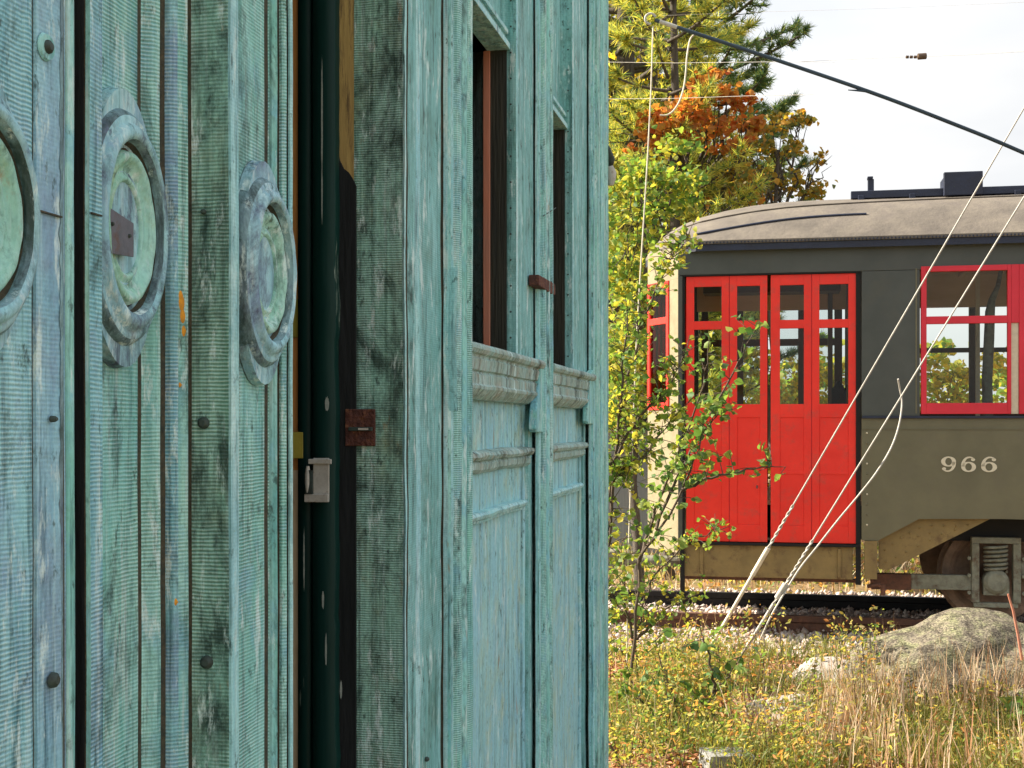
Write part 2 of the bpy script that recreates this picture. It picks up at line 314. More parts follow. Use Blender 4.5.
def crackle(m):
    N, L = nodes_of(m); b = N['Principled BSDF']; tc = N.new('ShaderNodeTexCoord'); v = N.new('ShaderNodeTexVoronoi'); v.feature = 'DISTANCE_TO_EDGE'; v.inputs['Scale'].default_value = 6
    nz = N.new('ShaderNodeTexNoise'); nz.inputs['Scale'].default_value = 70; nz.inputs['Detail'].default_value = 8; nz.inputs['Roughness'].default_value = .75
    ad = N.new('ShaderNodeMix'); ad.data_type = 'VECTOR'; ad.inputs[0].default_value = .12; L.new(tc.outputs['Object'], ad.inputs[4]); L.new(nz.outputs['Color'], ad.inputs[5]); L.new(ad.outputs[1], v.inputs['Vector'])
    mr = N.new('ShaderNodeMapRange'); mr.inputs[2].default_value = .04; L.new(v.outputs['Distance'], mr.inputs[0])
    sm = N.new('ShaderNodeMath'); sm.operation = 'MULTIPLY_ADD'; sm.inputs[1].default_value = .5; L.new(nz.outputs['Fac'], sm.inputs[0]); L.new(mr.outputs[0], sm.inputs[2])
    old = b.inputs['Normal'].links[0].from_node; bp = N.new('ShaderNodeBump'); bp.inputs['Strength'].default_value = .8; bp.inputs['Distance'].default_value = .03; L.new(sm.outputs[0], bp.inputs['Height']); L.new(old.outputs[0], bp.inputs['Normal']); L.new(bp.outputs[0], b.inputs['Normal'])
    # dark and pale mineral grains
    gr = N.new('ShaderNodeTexNoise'); gr.inputs['Scale'].default_value = 110; gr.inputs['Detail'].default_value = 4; gm = N.new('ShaderNodeMapRange'); gm.inputs[1].default_value = .38; gm.inputs[2].default_value = .62; gm.inputs[3].default_value = .45; gm.inputs[4].default_value = 1.45; L.new(gr.outputs['Fac'], gm.inputs[0])
    src = b.inputs['Base Color'].links[0].from_socket; vm = N.new('ShaderNodeVectorMath'); vm.operation = 'SCALE'; L.new(src, vm.inputs[0]); L.new(gm.outputs[0], vm.inputs[3]); L.new(vm.outputs[0], b.inputs['Base Color'])
crackle(M['rock'])
M['rockpale'] = mat('pale_stone', (0.50, 0.46, 0.42), (0.30, 0.27, 0.25), rough=0.9, scale=8, bump=0.9, bscale=30)
M['concrete'] = mat('grey_concrete', (0.30, 0.30, 0.29), (0.21, 0.21, 0.21), rough=0.9, scale=14, bump=0.6, bscale=60)
M['bark'] = mat('grey_bark', (0.13, 0.11, 0.09), (0.06, 0.05, 0.04), rough=0.9, scale=10, stretch=(3, 3, 0.5), bump=0.8)
M['stem'] = mat('brown_stem', (0.10, 0.07, 0.045), (0.06, 0.045, 0.03), rough=0.8, scale=20)
M['glass'] = bpy.data.materials.new('window_glass')
N, L = nodes_of(M['glass']); N.clear()
o_ = N.new('ShaderNodeOutputMaterial'); t_ = N.new('ShaderNodeBsdfTransparent'); t_.inputs[0].default_value = (0.9, 0.93, 0.92, 1)
g_ = N.new('ShaderNodeBsdfGlossy'); g_.inputs['Roughness'].default_value = 0.02; fr = N.new('ShaderNodeFresnel'); fr.inputs[0].default_value = 1.28
mx_ = N.new('ShaderNodeMixShader'); L.new(fr.outputs[0], mx_.inputs[0]); L.new(t_.outputs[0], mx_.inputs[1]); L.new(g_.outputs[0], mx_.inputs[2]); L.new(mx_.outputs[0], o_.inputs[0])

# ------------------------------------------------------------------ ground
def gh(x, y):
    d = max(0.0, min(1.0, (9.7 - y - 0.2 * x * 1.0) / 1.0))
    return (0.05 * mnoise.noise(Vector((x * 0.7, y * 0.7, 0))) + 0.025 * mnoise.noise(Vector((x * 2.3, y * 2.3, 3)))) * d
def ghn(xy): return np.array([gh(a, b) for a, b in xy])
mb = MB()
xs = [-1500, -300, -60, -20, -8] + [i * 0.25 for i in range(-16, 41)] + [14, 30, 80, 300, 1500]
ys = [-1500, -200, -40, -8, 0] + [2 + i * 0.25 for i in range(0, 45)] + [16, 25, 60, 200, 600, 1500]
mb.strip([[Vector((x, y, gh(x, y) if -4 <= x <= 10 and 2 <= y <= 12 else 0)) for x in xs] for y in ys], 0, True)
M['ground'] = mat('leaf_strewn_soil', (0.34, 0.22, 0.11), (0.13, 0.10, 0.045), rough=0.95, scale=3.5, bump=0.8, bscale=30, dirt=(0.12, 0.14, 0.04), dscale=2.0, dlo=0.5, dhi=0.65)
g = mb.build('ground', M['ground']); fix_normals(g); g['kind'] = 'structure'

# ------------------------------------------------------------------ streetcar frame of reference
A = math.atan(0.2); ca, sa = math.cos(A), math.sin(A)
REF = Vector(((860 - 512) / F * 10.45, 10.45, 0))
U = Vector((ca, -sa, 0)); W = Vector((sa, ca, 0))
def car2w(x, y, z): return REF + U * x + W * y + Vector((0, 0, z))
def cxs(pxx, y=0.0):
    """car-local x on the plane local y=const seen at photo column pxx"""
    k = (pxx - 512) / F; b = REF + W * y
    return (k * b.y - b.x) / (U.x - k * U.y)
def czs(pxx, pyy, y=0.0):
    p = car2w(cxs(pxx, y), y, 0); return EYE + (HZ - pyy) / F * p.y

# ------------------------------------------------------------------ track
def lbox(mb, x0, x1, y0, y1, z0, z1, mi=0): mb.box(x0, x1, y0, y1, z0, z1, mi, lambda v: car2w(*v))
YN, YF = 0.52, 0.52 + 1.435; ZR = 0.18
mb = MB()
mb.strip([[car2w(x, y, z) for y, z in ((-0.75, 0.0), (-0.35, 0.035), (2.9, 0.035), (3.4, 0.0))] for x in [-14 + i for i in range(30)]])
M['bal'] = mat('ballast', (0.46, 0.38, 0.33), (0.20, 0.15, 0.12), rough=0.95, scale=28, bump=1.0, bscale=50)
o = mb.build('track_bed', M['bal']); o['kind'] = 'structure'; fix_normals(o)
def rail(y, m, label):
    mb = MB(); zt = ZR
    prof = [(-.065, .03), (.065, .03), (.065, .045), (.012, .06), (.012, .12), (.036, .128), (.036, zt), (-.036, zt), (-.036, .128), (-.012, .12), (-.012, .06), (-.065, .045)]
    mb.prism(prof, lambda a, b, d: car2w(d, y + a, b), -13, 15)
    o = mb.build('railway_rail', m, bevel=0.002, origin=car2w(0, y, 0)); tag(o, label, 'rail'); fix_normals(o)
rail(YN, M['rustiron'], 'rusty brown rail nearest the camera under the streetcar')
rail(YF, M['darkrail'], 'dark steel rail on the far side of the streetcar track')
M['tie'] = mat('old_railway_tie', (0.12, 0.08, 0.055), (0.07, 0.05, 0.04), rough=0.9, scale=8, stretch=(1, 1, 1), bump=0.6)
mb = MB()
for i in range(21):
    x = -7 + i * 0.62
    t_ = MB(); j = random.uniform(-.03, .03)
    t_.box(-.11, .11, -1.25, 1.25, -.12, .05 + random.uniform(-.004, .004))
    o = t_.build('railway_tie', M['tie'], bevel=0.006); o.location = car2w(x, YN + .717, 0); o.rotation_euler = (0, 0, -A + j)
    tag(o, 'weathered brown wooden tie lying across the track under the rails', 'railway tie', 'ties of the streetcar track')
def stones(name, n, gen, s0, s1, m, label, z=0.0):
    C = gen(n); base = np.array([[1, 0, 0], [-1, 0, 0], [0, 1, 0], [0, -1, 0], [0, 0, 1], [0, 0, -1]], float)
    s = rng.uniform(s0, s1, (n, 1, 1)); v = base[None] * s * rng.uniform(0.5, 1.2, (n, 6, 1)) + rng.normal(size=(n, 6, 3)) * s * 0.18
    fl = [(0, 2, 4), (2, 1, 4), (1, 3, 4), (3, 0, 4), (2, 0, 5), (1, 2, 5), (3, 1, 5), (0, 3, 5)]
    o = np_mesh(name, C[:, None, :] + v, 6, fl, m); tag(o, label, 'gravel', kind='stuff'); return o
def gb(n):
    x = rng.uniform(-6, 4.5, n); y = rng.uniform(-0.7, 3.2, n)
    return np.array([tuple(car2w(a, b, 0.035 + random.uniform(0, .02))) for a, b in zip(x, y)])
M['stone'] = leafmat('pale_gravel', ((0.62, 0.52, 0.48), (0.30, 0.22, 0.18), (0.50, 0.40, 0.34), (0.68, 0.62, 0.58), (0.28, 0.16, 0.11)), trans=0.0, rough=0.9)
stones('gravel', 14000, gb, 0.016, 0.038, M['stone'], 'pale crushed stone ballast between and beside the rails')

def glassy(name, ior, tint):
    m = M['glass'].copy(); m.name = name
    for n in m.node_tree.nodes:
        if n.type == 'FRESNEL': n.inputs[0].default_value = ior
        if n.type == 'BSDF_TRANSPARENT': n.inputs[0].default_value = (*tint, 1)
    return m
M['clearpane'] = glassy('dimmed_pane', 1.08, (.62, .58, .52))  # brown tint put in to dim the bright sky in this pane
# ------------------------------------------------------------------ copper-clad building
DV = Vector((269 / F, 1, 0)).normalized(); NV = Vector((DV.y, -DV.x, 0)); L0 = 0.85 * DV.y
def S(x, o=0.0):
    """distance along the facade of the point seen at column x on the plane standing o proud"""
    r = Vector(((x - 512) / F, 1, 0)); return ((-L0 + o) / r.dot(NV)) * r.dot(DV)
def O(x, s):
    """proudness of the point seen at column x on the return face at facade distance s"""
    r = Vector(((x - 512) / F, 1, 0)); return (s / r.dot(DV)) * r.dot(NV) + L0
def B(s, o, z): return DV * s + NV * (o - L0) + Vector((0, 0, z))
def zat(x, y, o=0.0): return EYE + (HZ - y) / F * B(S(x, o), o, 0).y
BASE = B(2.5, -0.5, 0)
bld = thing('copper_building', BASE, 'weathered copper-clad building with blue-green patina, embossed rings and tall windows', 'building')
H = 4.3
def bpart(mb, name, mats, bevel=0.0, parent=None, label=None):
    off = BASE
    me_o = mb.build(name, mats, None, bevel)
    me_o.data.transform(Matrix.Translation(-off)); me_o.parent = parent or bld
    if label: me_o['label'] = label
    return me_o
def subd(seq, k=0.35):
    return seq
ZS = [i * H / 24 for i in range(25)]
def wob(s, o, z, a):
    return o + a * mnoise.noise(Vector((s * 6, z * 3.1, 1.7))) + a * 0.6 * mnoise.noise(Vector((s * 25, z * 9, 5.1)))
def wall(mb, prof, z0=0.0, z1=H, a=0.0015, nz=60):
    """prof: list of (s, o, material index of the face that follows)"""
    zs = [z0 + (z1 - z0) * i / nz for i in range(nz + 1)]
    for (s0, o0, mi), (s1, o1, _) in zip(prof[:-1], prof[1:]):
        L_ = math.hypot(s1 - s0, o1 - o0); k = max(1, int(L_ / 0.03)); rows = []
        for z in zs:
            rows.append([B(s0 + (s1 - s0) * i / k, wob(s0 + (s1 - s0) * i / k, o0 + (o1 - o0) * i / k, z, a), z) for i in range(k + 1)])
        mb.strip(rows, mi, True)
def bead(s0, s1, o, h, mi, n=6):
    """half-round vertical bead between s0 and s1"""
    c, r = (s0 + s1) / 2, (s1 - s0) / 2
    return [(c - r * math.cos(PI * i / n), o + h * math.sin(PI * i / n), mi) for i in range(n + 1)]
def sequence(segs):
    """segs: list of items ('f', x1, o, m) flat to column x1 | ('g', x1) dark groove | ('b', x1, h, m) bead | ('r', x1, m) return face out to column x1"""
    pass

# ---- near panel (columns < 75)
mats = [M['pat_blue'], M['pat_lav'], M['pat_mintflat'], M['seam'], M['gapshade']]
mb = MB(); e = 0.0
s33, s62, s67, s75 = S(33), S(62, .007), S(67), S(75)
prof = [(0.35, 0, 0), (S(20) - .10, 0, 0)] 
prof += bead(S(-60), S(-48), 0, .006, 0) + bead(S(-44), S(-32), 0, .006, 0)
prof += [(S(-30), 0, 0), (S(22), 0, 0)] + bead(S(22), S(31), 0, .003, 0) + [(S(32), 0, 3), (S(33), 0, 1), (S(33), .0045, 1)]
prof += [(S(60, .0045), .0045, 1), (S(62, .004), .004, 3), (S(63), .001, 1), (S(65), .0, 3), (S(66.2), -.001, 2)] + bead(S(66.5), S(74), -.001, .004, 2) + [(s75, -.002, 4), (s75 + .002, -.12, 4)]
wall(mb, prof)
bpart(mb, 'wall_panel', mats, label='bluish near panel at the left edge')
# ---- second panel with the big ring (columns 85-190)
mats2 = [M['pat_mint'], M['pat_light'], M['pat_mintflat'], M['seam'], M['gapshade'], M['pat_blue'], M['pat_dark']]
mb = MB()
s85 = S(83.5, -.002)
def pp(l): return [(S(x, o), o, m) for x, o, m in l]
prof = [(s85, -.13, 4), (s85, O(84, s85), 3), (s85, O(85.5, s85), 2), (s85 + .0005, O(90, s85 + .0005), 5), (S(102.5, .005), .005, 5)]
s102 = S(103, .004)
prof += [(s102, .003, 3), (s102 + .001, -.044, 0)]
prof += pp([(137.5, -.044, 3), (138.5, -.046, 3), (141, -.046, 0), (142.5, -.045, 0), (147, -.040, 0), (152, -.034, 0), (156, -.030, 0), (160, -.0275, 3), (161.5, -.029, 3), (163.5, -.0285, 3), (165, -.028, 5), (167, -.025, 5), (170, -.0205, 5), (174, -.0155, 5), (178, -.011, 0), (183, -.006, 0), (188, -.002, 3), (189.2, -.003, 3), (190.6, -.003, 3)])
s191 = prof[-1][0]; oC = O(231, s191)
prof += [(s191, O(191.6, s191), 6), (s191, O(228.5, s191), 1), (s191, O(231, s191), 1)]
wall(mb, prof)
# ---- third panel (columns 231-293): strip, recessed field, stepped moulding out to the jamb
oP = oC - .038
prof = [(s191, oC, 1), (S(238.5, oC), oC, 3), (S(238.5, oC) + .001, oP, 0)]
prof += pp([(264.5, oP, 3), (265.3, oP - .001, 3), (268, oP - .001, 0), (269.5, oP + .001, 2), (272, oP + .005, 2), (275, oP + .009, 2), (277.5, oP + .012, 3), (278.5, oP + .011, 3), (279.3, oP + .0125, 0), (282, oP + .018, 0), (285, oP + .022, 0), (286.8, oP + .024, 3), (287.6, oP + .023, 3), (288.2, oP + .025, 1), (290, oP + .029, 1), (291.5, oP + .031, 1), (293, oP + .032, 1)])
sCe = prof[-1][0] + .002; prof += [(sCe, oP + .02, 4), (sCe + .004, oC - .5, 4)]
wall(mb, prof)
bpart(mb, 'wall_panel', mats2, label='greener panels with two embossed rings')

# ---- doorway far jamb: black gap sheet, pipe, yellow wood, broad ribbed return
sD = S(405)
mb = MB(); wall(mb, [(sD, O(354, sD), 0), (sD, O(403, sD), 1), (sD - .004, O(405.5, sD), 1), (S(406.5), 0, 2), (S(407.5), -.003, 2),
  (S(408), .0, 3), (S(416), .0, 1), (S(418.5), .004, 2), (S(420), -.001, 3), (S(441), -.001, 2), (S(442), -.001, 1)], a=.004, nz=90)
s442 = S(442); 
bpart(mb, 'door_jamb', [M['pat_dark'], M['pat_light'], M['seam'], M['pat_teal']], label='broad dark green ribbed jamb')
mb = MB()
def rbox(mb, x0, x1, s, t, z0, z1, mi=0):
    """board on the far jamb between columns x0..x1, face at facade distance s, t thick"""
    o0, o1 = O(x0, s), O(x1, s); vs = [B(a, b, c) for a in (s, s + t) for b in (o0, o1) for c in (z0, z1)]
    mb.add(vs, [(0, 1, 3, 2), (4, 6, 7, 5), (0, 4, 5, 1), (2, 3, 7, 6), (0, 2, 6, 4), (1, 5, 7, 3)], mi)
# black sheet painting the gap's shade, torn upper edge, yellow wood above
def zc(y, s, x=345): return EYE + (HZ - y) / F * (DV * s + NV * (O(x, s) - L0)).y
mb = MB(); sB = sD - .010
poly = []
for y, x in ((1500, 336), (1500, 355.5), (186, 355.5), (180, 353), (172, 348), (168, 343), (160, 339), (150, 337), (120, 336.5), (95, 337), (60, 336), (-60, 336)):
    poly.append((O(x, sB), EYE + (HZ - y) / F * (DV * sB + NV * (O(x, sB) - L0)).y))
poly = [(a, max(0, b)) for a, b in poly] + [(O(330, sB), poly[-1][1]), (O(330, sB), 0)]
mb.prism(poly, lambda a, b, d: B(d, a, b), sB, sB + .008); o = bpart(mb, 'gap_shade', M['gapshade'])
mb = MB(); rbox(mb, 330, 354, sD, .03, 0, H); bpart(mb, 'wood_board', M['ochre'])
mb = MB(); rbox(mb, 286, 299.5, sD - .012, .03, 0, H); bpart(mb, 'wood_board', M['orange'])
mb = MB(); rbox(mb, 284, 299, sD - .018, .004, zc(338, sD, 292), zc(300, sD, 292)); M['yelplate'] = mat('yellow_plate', (0.42, 0.36, 0.06), rough=0.5); bpart(mb, 'sign_plate', M['yelplate'], bevel=.002)
mb = MB(); rbox(mb, 284, 303, sD - .034, .003, zc(458, sD, 300), zc(432, sD, 300))
bpart(mb, 'sign_plate', M['yelplate'], bevel=.002)
mb = MB(); rbox(mb, 284, 299.3, sD - .018, .004, 0, zc(470, sD, 300)); bpart(mb, 'wood_board', M['ceil'])
# dark interior behind
mb = MB(); wall(mb, [(sD + .25, -1.6, 0), (sD + .25, O(332, sD + .25), 0)], nz=4); wall(mb, [(sCe + .01, -1.6, 0), (sD + .25, -1.6, 0)], nz=4); bpart(mb, 'inner_wall', M['gapshade'])
M['chip'] = mat('pale_primer', (.42, .46, .42), (.24, .30, .27), rough=.8, scale=90)
# door edge: two dark green rounded stiles
mb = MB()
def halfround(mb, x0, x1, s, z0, z1, h, mi=0, n=10):
    o0, o1 = O(x0, s), O(x1, s); c, r = (o0 + o1) / 2, (o1 - o0) / 2
    rows = []
    for z in [z0 + (z1 - z0) * i / 40 for i in range(41)]:
        rows.append([B(s - h * math.sin(PI * i / n), c - r * math.cos(PI * i / n) + .0012 * mnoise.noise(Vector((z * 4, i, 0))), z) for i in range(n + 1)])
    mb.strip(rows, mi, True)
for (xa, xb, ds, ss) in ((298.5, 311, .032, 2), (312, 335, .046, 5)):
    s_ = sD - ds; rows = []
    for z in [H * i / 160 for i in range(161)]:
        rg = .0035 * mnoise.noise(Vector((z * 9, ss, 0))) + .0025 * mnoise.noise(Vector((z * 31, ss, 4))) if xb == 335 else .0006 * mnoise.noise(Vector((z * 5, ss, 0)))
        a_, b_ = O(xa, s_), O(xb, s_) + rg; d_ = .0015 * mnoise.noise(Vector((z * 6, ss, 9)))
        rows.append([B(s_ + .03, a_, z), B(s_ + .004, a_, z), B(s_ + d_, a_ + .0015, z), B(s_ - .001 + d_, (a_ + b_) / 2, z), B(s_ + d_, b_ - .0015, z), B(s_ + .004, b_, z), B(s_ + .03, b_, z)])
    mb.strip(rows, 0, True)
rbox(mb, 298, 336, sD - .022, .03, 0, H); bpart(mb, 'door_edge', M['dkgreen'])
# paint chips down to pale primer
for (x_, y_, w_, h_) in ((322, 120, .9, 60), (322, 190, .7, 34), (327, 404, 2.2, 7), (323, 600, 1.2, 9), (326, 650, 1.0, 16), (304, 560, .8, 30), (341, 690, 1.2, 9)):
    sc = sD - .0480 if x_ < 336 and x_ > 312 else (sD - .0365 if x_ < 312 else sB - .0015)
    mb = MB(); n_ = 22; oc_, zc__ = O(x_, sc), EYE + (HZ - y_) / F * B(sc, O(x_, sc), 0).y; kk = B(sc, oc_, 0).y / F
    rim = [B(sc, oc_ + w_ * kk * math.cos(2 * PI * j / n_) * (1 + .5 * mnoise.noise(Vector((j * .9, x_, y_)))), zc__ + h_ * kk * math.sin(2 * PI * j / n_) * (1 + .3 * mnoise.noise(Vector((j * .9, y_, 2))))) for j in range(n_)]
    mb.add(rim, [tuple(range(n_))], 0); bpart(mb, 'paint_chip', M['chip'])
# latch: bent white metal keeper
mb = MB(); sL = sD - .062
rbox(mb, 313, 329, sL, .004, zc(500, sL, 320), zc(458, sL, 320)); rbox(mb, 308, 331, sL - .006, .006, zc(464, sL, 320), zc(459, sL, 320))
rbox(mb, 304, 328, sL - .010, .010, zc(502, sL, 320), zc(494, sL, 320)); 
mb.tube([B(sL - .008, O(309, sL), zc(y, sL, 320)) for y in (466, 474, 484, 494)], [.004, .007, .007, .004], 8)
latch = bpart(mb, 'latch', M['whitemetal'], bevel=.002)
mb = MB(); rbox(mb, 305, 312, sL - .012, .006, zc(494, sL, 320), zc(470, sL, 320)); bpart(mb, 'latch_slot', M['bolt'], parent=latch)
# rusty strike plate
mb = MB(); sR = sD - .012
rbox(mb, 345, 375, sR - .002, .006, zc(446, sR, 360), zc(409, sR, 360)); pl = bpart(mb, 'strike_plate', M['rustplate'], bevel=.002)
mb = MB(); rbox(mb, 348, 372, sR - .010, .007, zc(431, sR, 360), zc(427, sR, 360)); bpart(mb, 'strike_pin', M['bolt'], parent=pl, bevel=.002)
mb = MB(); rbox(mb, 358, 368, sR - .012, .003, zc(430, sR, 360), zc(428, sR, 360)); bpart(mb, 'strike_tip', M['whitemetal'], parent=pl)

# ---- pilasters: return face out, then three flutes
def pilaster(x0, xr, x1, x2, obase, nb=3, name='pilaster', label=None, z0=0, z1=H):
    """return face from column x0 to xr, fluted front from xr to x1, then back into the wall at obase"""
    mb = MB(); s0 = S(x0, obase); oo = O(xr, s0)
    prof = [(s0, obase, 3), (s0, O(x0 + (xr - x0) * .12, s0), 1), (s0, O(x0 + (xr - x0) * .55, s0), 0), (s0 + .003, oo - .004, 1), (s0 + .006, oo, 1)]
    sa_, sb_ = s0 + .008, S(x1, oo); n = nb; wv = (sb_ - sa_) / n
    for i in range(n):
        a0 = sa_ + i * wv; prof += bead(a0 + wv * .08, a0 + wv * .80, oo, min(.016, wv * .42), (0 if i % 2 else 2)); prof += [(a0 + wv * .84, oo - .004, 3), (a0 + wv * .98, oo - .004, 1)]
    prof += [(sb_, oo, 0), (sb_ + .002, obase - .12, 0)]
    wall(mb, prof, z0, z1, a=.0025); 
    return bpart(mb, name, [M['pat_mintflat'], M['pat_light'], M['pat_mint'], M['seam']], label=label), oo, sb_
P1, o1, e1 = pilaster(442, 452, 469.5, 0, -.001)
oW = -.035     # window casing plane (set back)
P2, o2, e2 = pilaster(535, 540, 550.5, 0, .0)
P3, o3, e3 = pilaster(588, 594, 607, 0, .0)
# corner and far end of the building
# ---- bays
def bay(xa_s, xcas, xflat, xend_s, ztop_y, first):
    """xa_s: facade distance where the bay starts; xcas..xflat: riveted casing return; xflat..xend_s flat casing"""
    pass
ZSILL = zat(475, 345, .0); ZHEAD = EYE + 1.36 * .85 + .055
bays = [dict(sa=e1, c0=507, c1=517, c2=535.5, se=S(535.5), k=0), dict(sa=e2, c0=565, c1=573, c2=588.5, se=S(588.5), k=1)]
for bd in bays:
    sa_, s0 = bd['sa'], S(bd['c0'], oW)
    oc = O(bd['c1'], s0); s2 = bd['se']; sw = S(bd['c0'], oW)
    # casing: return with rivets, bright arris, flat board
    mb = MB()
    wall(mb, [(s0, -.09, 1), (s0, O(bd['c0'], s0), 0), (s0, oc - .003, 2), (s0 + .004, oc, 2), (s0 + .012, oc + .001, 3), (s0 + .014, oc - .004, 1), (s2, oc - .004, 1)], ZSILL, H, a=.001)
    # near side casing, hidden by the pilaster from here
    wall(mb, [(sa_ - .02, oW, 1), (sa_ + .03, oW, 1), (sa_ + .032, -.09, 1)], ZSILL, H, a=.001)
    win = bpart(mb, 'window', [M['pat_teal'], M['pat_teal'], M['pat_light'], M['seam']])
    nr = 26
    for i in range(nr):
        mb = MB()
        z = ZSILL + .06 + i * (H - ZSILL - .1) / nr; p = B(s0 - .0005, (O(bd['c0'], s0) + oc) / 2 - .004, z)
        mb.tube([p, p - DV * .003], [.0035, .002], 6); bpart(mb, 'rivet', M['bolt'], parent=win)
    # transom rail at the head and fixed sash above it
    mb = MB(); 
    def fb(s_0, s_1, oa, ob, z0, z1, mi=0):
        vs = [B(a, b, c) for a in (s_0, s_1) for b in (oa, ob) for c in (z0, z1)]
        mb.add(vs, [(0, 1, 3, 2), (4, 6, 7, 5), (0, 4, 5, 1), (2, 3, 7, 6), (0, 2, 6, 4), (1, 5, 7, 3)], mi)
    fb(sa_ + .002, s0 - .002, -.10, oW + .012, ZHEAD, ZHEAD + .02, 0); fb(sa_ + .002, s0 - .002, -.10, oW - .004, ZHEAD + .02, ZHEAD + .05, 1)
    fb(sa_ + .002, s0 - .002, -.10, oW + .006, ZHEAD + .05, ZHEAD + .065, 0); fb(sa_ + .002, s0 - .002, -.09, oW - .020, ZHEAD + .065, H, 1)
    bpart(mb, 'transom', [M['pat_light'], M['pat_teal']], parent=win, bevel=.002)
    # inner jamb boards
    mb = MB(); fb(s0 - .002, s0 + .02, -.16, -.09, ZSILL, ZHEAD, 0); bpart(mb, 'jamb_board', M['dkwood'], parent=win)
    if bd['k'] == 0:
        mb = MB(); oo1 = O(490, s0 - .01); oo0 = O(483, s0 - .01); fb(s0 - .012, s0 - .002, oo0, oo1, ZSILL, ZHEAD, 0); bpart(mb, 'sash_edge', M['pink'], parent=win, bevel=.003)
        mb = MB(); fb(s0 - .002, s0 + .01, -.30, oo0, ZSILL, ZHEAD, 0); bpart(mb, 'jamb_board', M['pat_light'], parent=win)
        mb = MB(); fb(s0 - .006, s0 - .002, oo1, O(507, s0), ZSILL, ZHEAD, 0); bpart(mb, 'jamb_board', M['dkwood'], parent=win)
    else:
        mb = MB(); fb(s0 - .004, s0 - .002, -.30, O(565, s0), ZSILL, ZHEAD, 0); bpart(mb, 'jamb_board', M['dkwood'], parent=win)
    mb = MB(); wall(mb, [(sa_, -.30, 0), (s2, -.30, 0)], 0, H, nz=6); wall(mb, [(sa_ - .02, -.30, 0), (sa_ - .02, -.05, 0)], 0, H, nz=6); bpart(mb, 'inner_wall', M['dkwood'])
    # ---- sill moulding run along the bay
    mb = MB(); sE = s2 + .001
    sec = [(-.02, .002), (.010, .0), (.030, -.004), (.036, -.012), (.037, -.020), (.031, -.030), (.022, -.034), (.020, -.040), (.024, -.044), (.020, -.074), (.012, -.078), (.013, -.082), (.018, -.086), (.018, -.112), (.024, -.118), (.023, -.126), (.010, -.142), (-.004, -.154), (-.02, -.156)]
    def run(mb, sec, sa0, sb0, z, k=10, mi=0, wig=.0015):
        rows = []
        for i in range(k + 1):
            s = sa0 + (sb0 - sa0) * i / k
            rows.append([B(s, o + wig * mnoise.noise(Vector((s * 14, dz * 30, 2))), z + dz + wig * 1.5 * mnoise.noise(Vector((s * 9, o * 30, 8)))) for o, dz in sec])
        mb.strip(rows, mi, False)
        for r in (rows[0], rows[-1]): mb.add(r, [tuple(range(len(r)))], mi)
    run(mb, sec, sa_ - .005, sE, ZSILL + .004)
    bpart(mb, 'window_sill', M['pat_sill'])
    # ---- apron panel with its ledges, lower frame
    zl = zat(500, 450); zs = zat(497, 509)
    mb = MB(); fr0, fr1 = s2 - .115, s2 - .075
    wall(mb, [(sa_ - .02, -.030, 0), (fr0, -.030, 2), (fr0 + .002, -.034, 2), (fr0 + .006, -.034, 0)] + bead(fr0 + .008, fr1, -.03, .012, 0) + [(fr1 + .002, -.03, 2), (fr1 + .008, -.03, 1)] + [(fr1 + .01, -.012, 1), (s2 + .01, -.012, 1)], 0, ZSILL - .14, a=.003, nz=70)
    wall(mb, bead(sa_ + .02, sa_ + .045, -.03, .012, 0), 0, ZSILL - .14, a=.002)
    bpart(mb, 'apron_panel', [M['pat_panel'], M['pat_teal'], M['seam']])
    mb = MB(); sec2 = [(-.032, .004), (-.010, .002), (.004, -.004), (.008, -.014), (.002, -.024), (-.010, -.028), (-.006, -.036), (-.008, -.052), (-.018, -.062), (-.032, -.066)]
    run(mb, sec2, sa_ - .005, fr1 + .025, zl, wig=.004); bpart(mb, 'ledge_moulding', M['pat_sill'])
    mb = MB(); sec3 = [(-.032, .002), (-.008, .0), (-.002, -.008), (-.006, -.018), (-.014, -.022), (-.016, -.030), (-.032, -.034)]
    run(mb, sec3, sa_ + .02, fr0 - .01, zs, wig=.003); bpart(mb, 'ledge_moulding', M['pat_light'])
    # curled crest low in the panel
    mb = MB(); zb = .13
    pts = [B(sa_ + .10 + .16 * t, -.020, zb + .22 * math.sin(PI * t) ** .7) for t in [i / 14 for i in range(15)]]
    mb.tube(pts, .014, 8); bpart(mb, 'crest_moulding', M['pat_light'])
# pilaster caps: bracket ends hanging over the second and third pilasters
for (xa, xb, yb, ob) in ((532.5, 551, 432, .014), (585, 604, 424, .012)):
    s0, s1 = S(xa, ob), S(xb, ob + .02); zb = zat((xa + xb) / 2, yb, ob); mb = MB()
    out = [(s0, zb + .012), (s0 + .02, zb), (s1 - .015, zb - .002), (s1, zb + .02), (s1, zb + .30), (s1 - .02, zb + .30), (s0 + .085, zb + .22), (s0 + .055, zb + .16), (s0 + .03, zb + .10), (s0 + .008, zb + .07)]
    mb.prism(out, lambda a, b, d: B(a, d, b), .0, ob + .012); o = bpart(mb, 'pilaster_bracket', M['pat_mintflat'], bevel=.004); fix_normals(o)
# torn sheet ends on the first pilaster
mb = MB(); z0 = zat(448, 330, o1)
rows = [[B(S(443) - .004 - .016 * math.sin(PI * t), O(443 + 13 * k, S(443)) + .006, z0 + .16 - .36 * t) for k in (0, .5, 1)] for t in [i / 12 for i in range(13)]]
mb.strip(rows, 0, True); bpart(mb, 'loose_sheet', M['pat_light'])
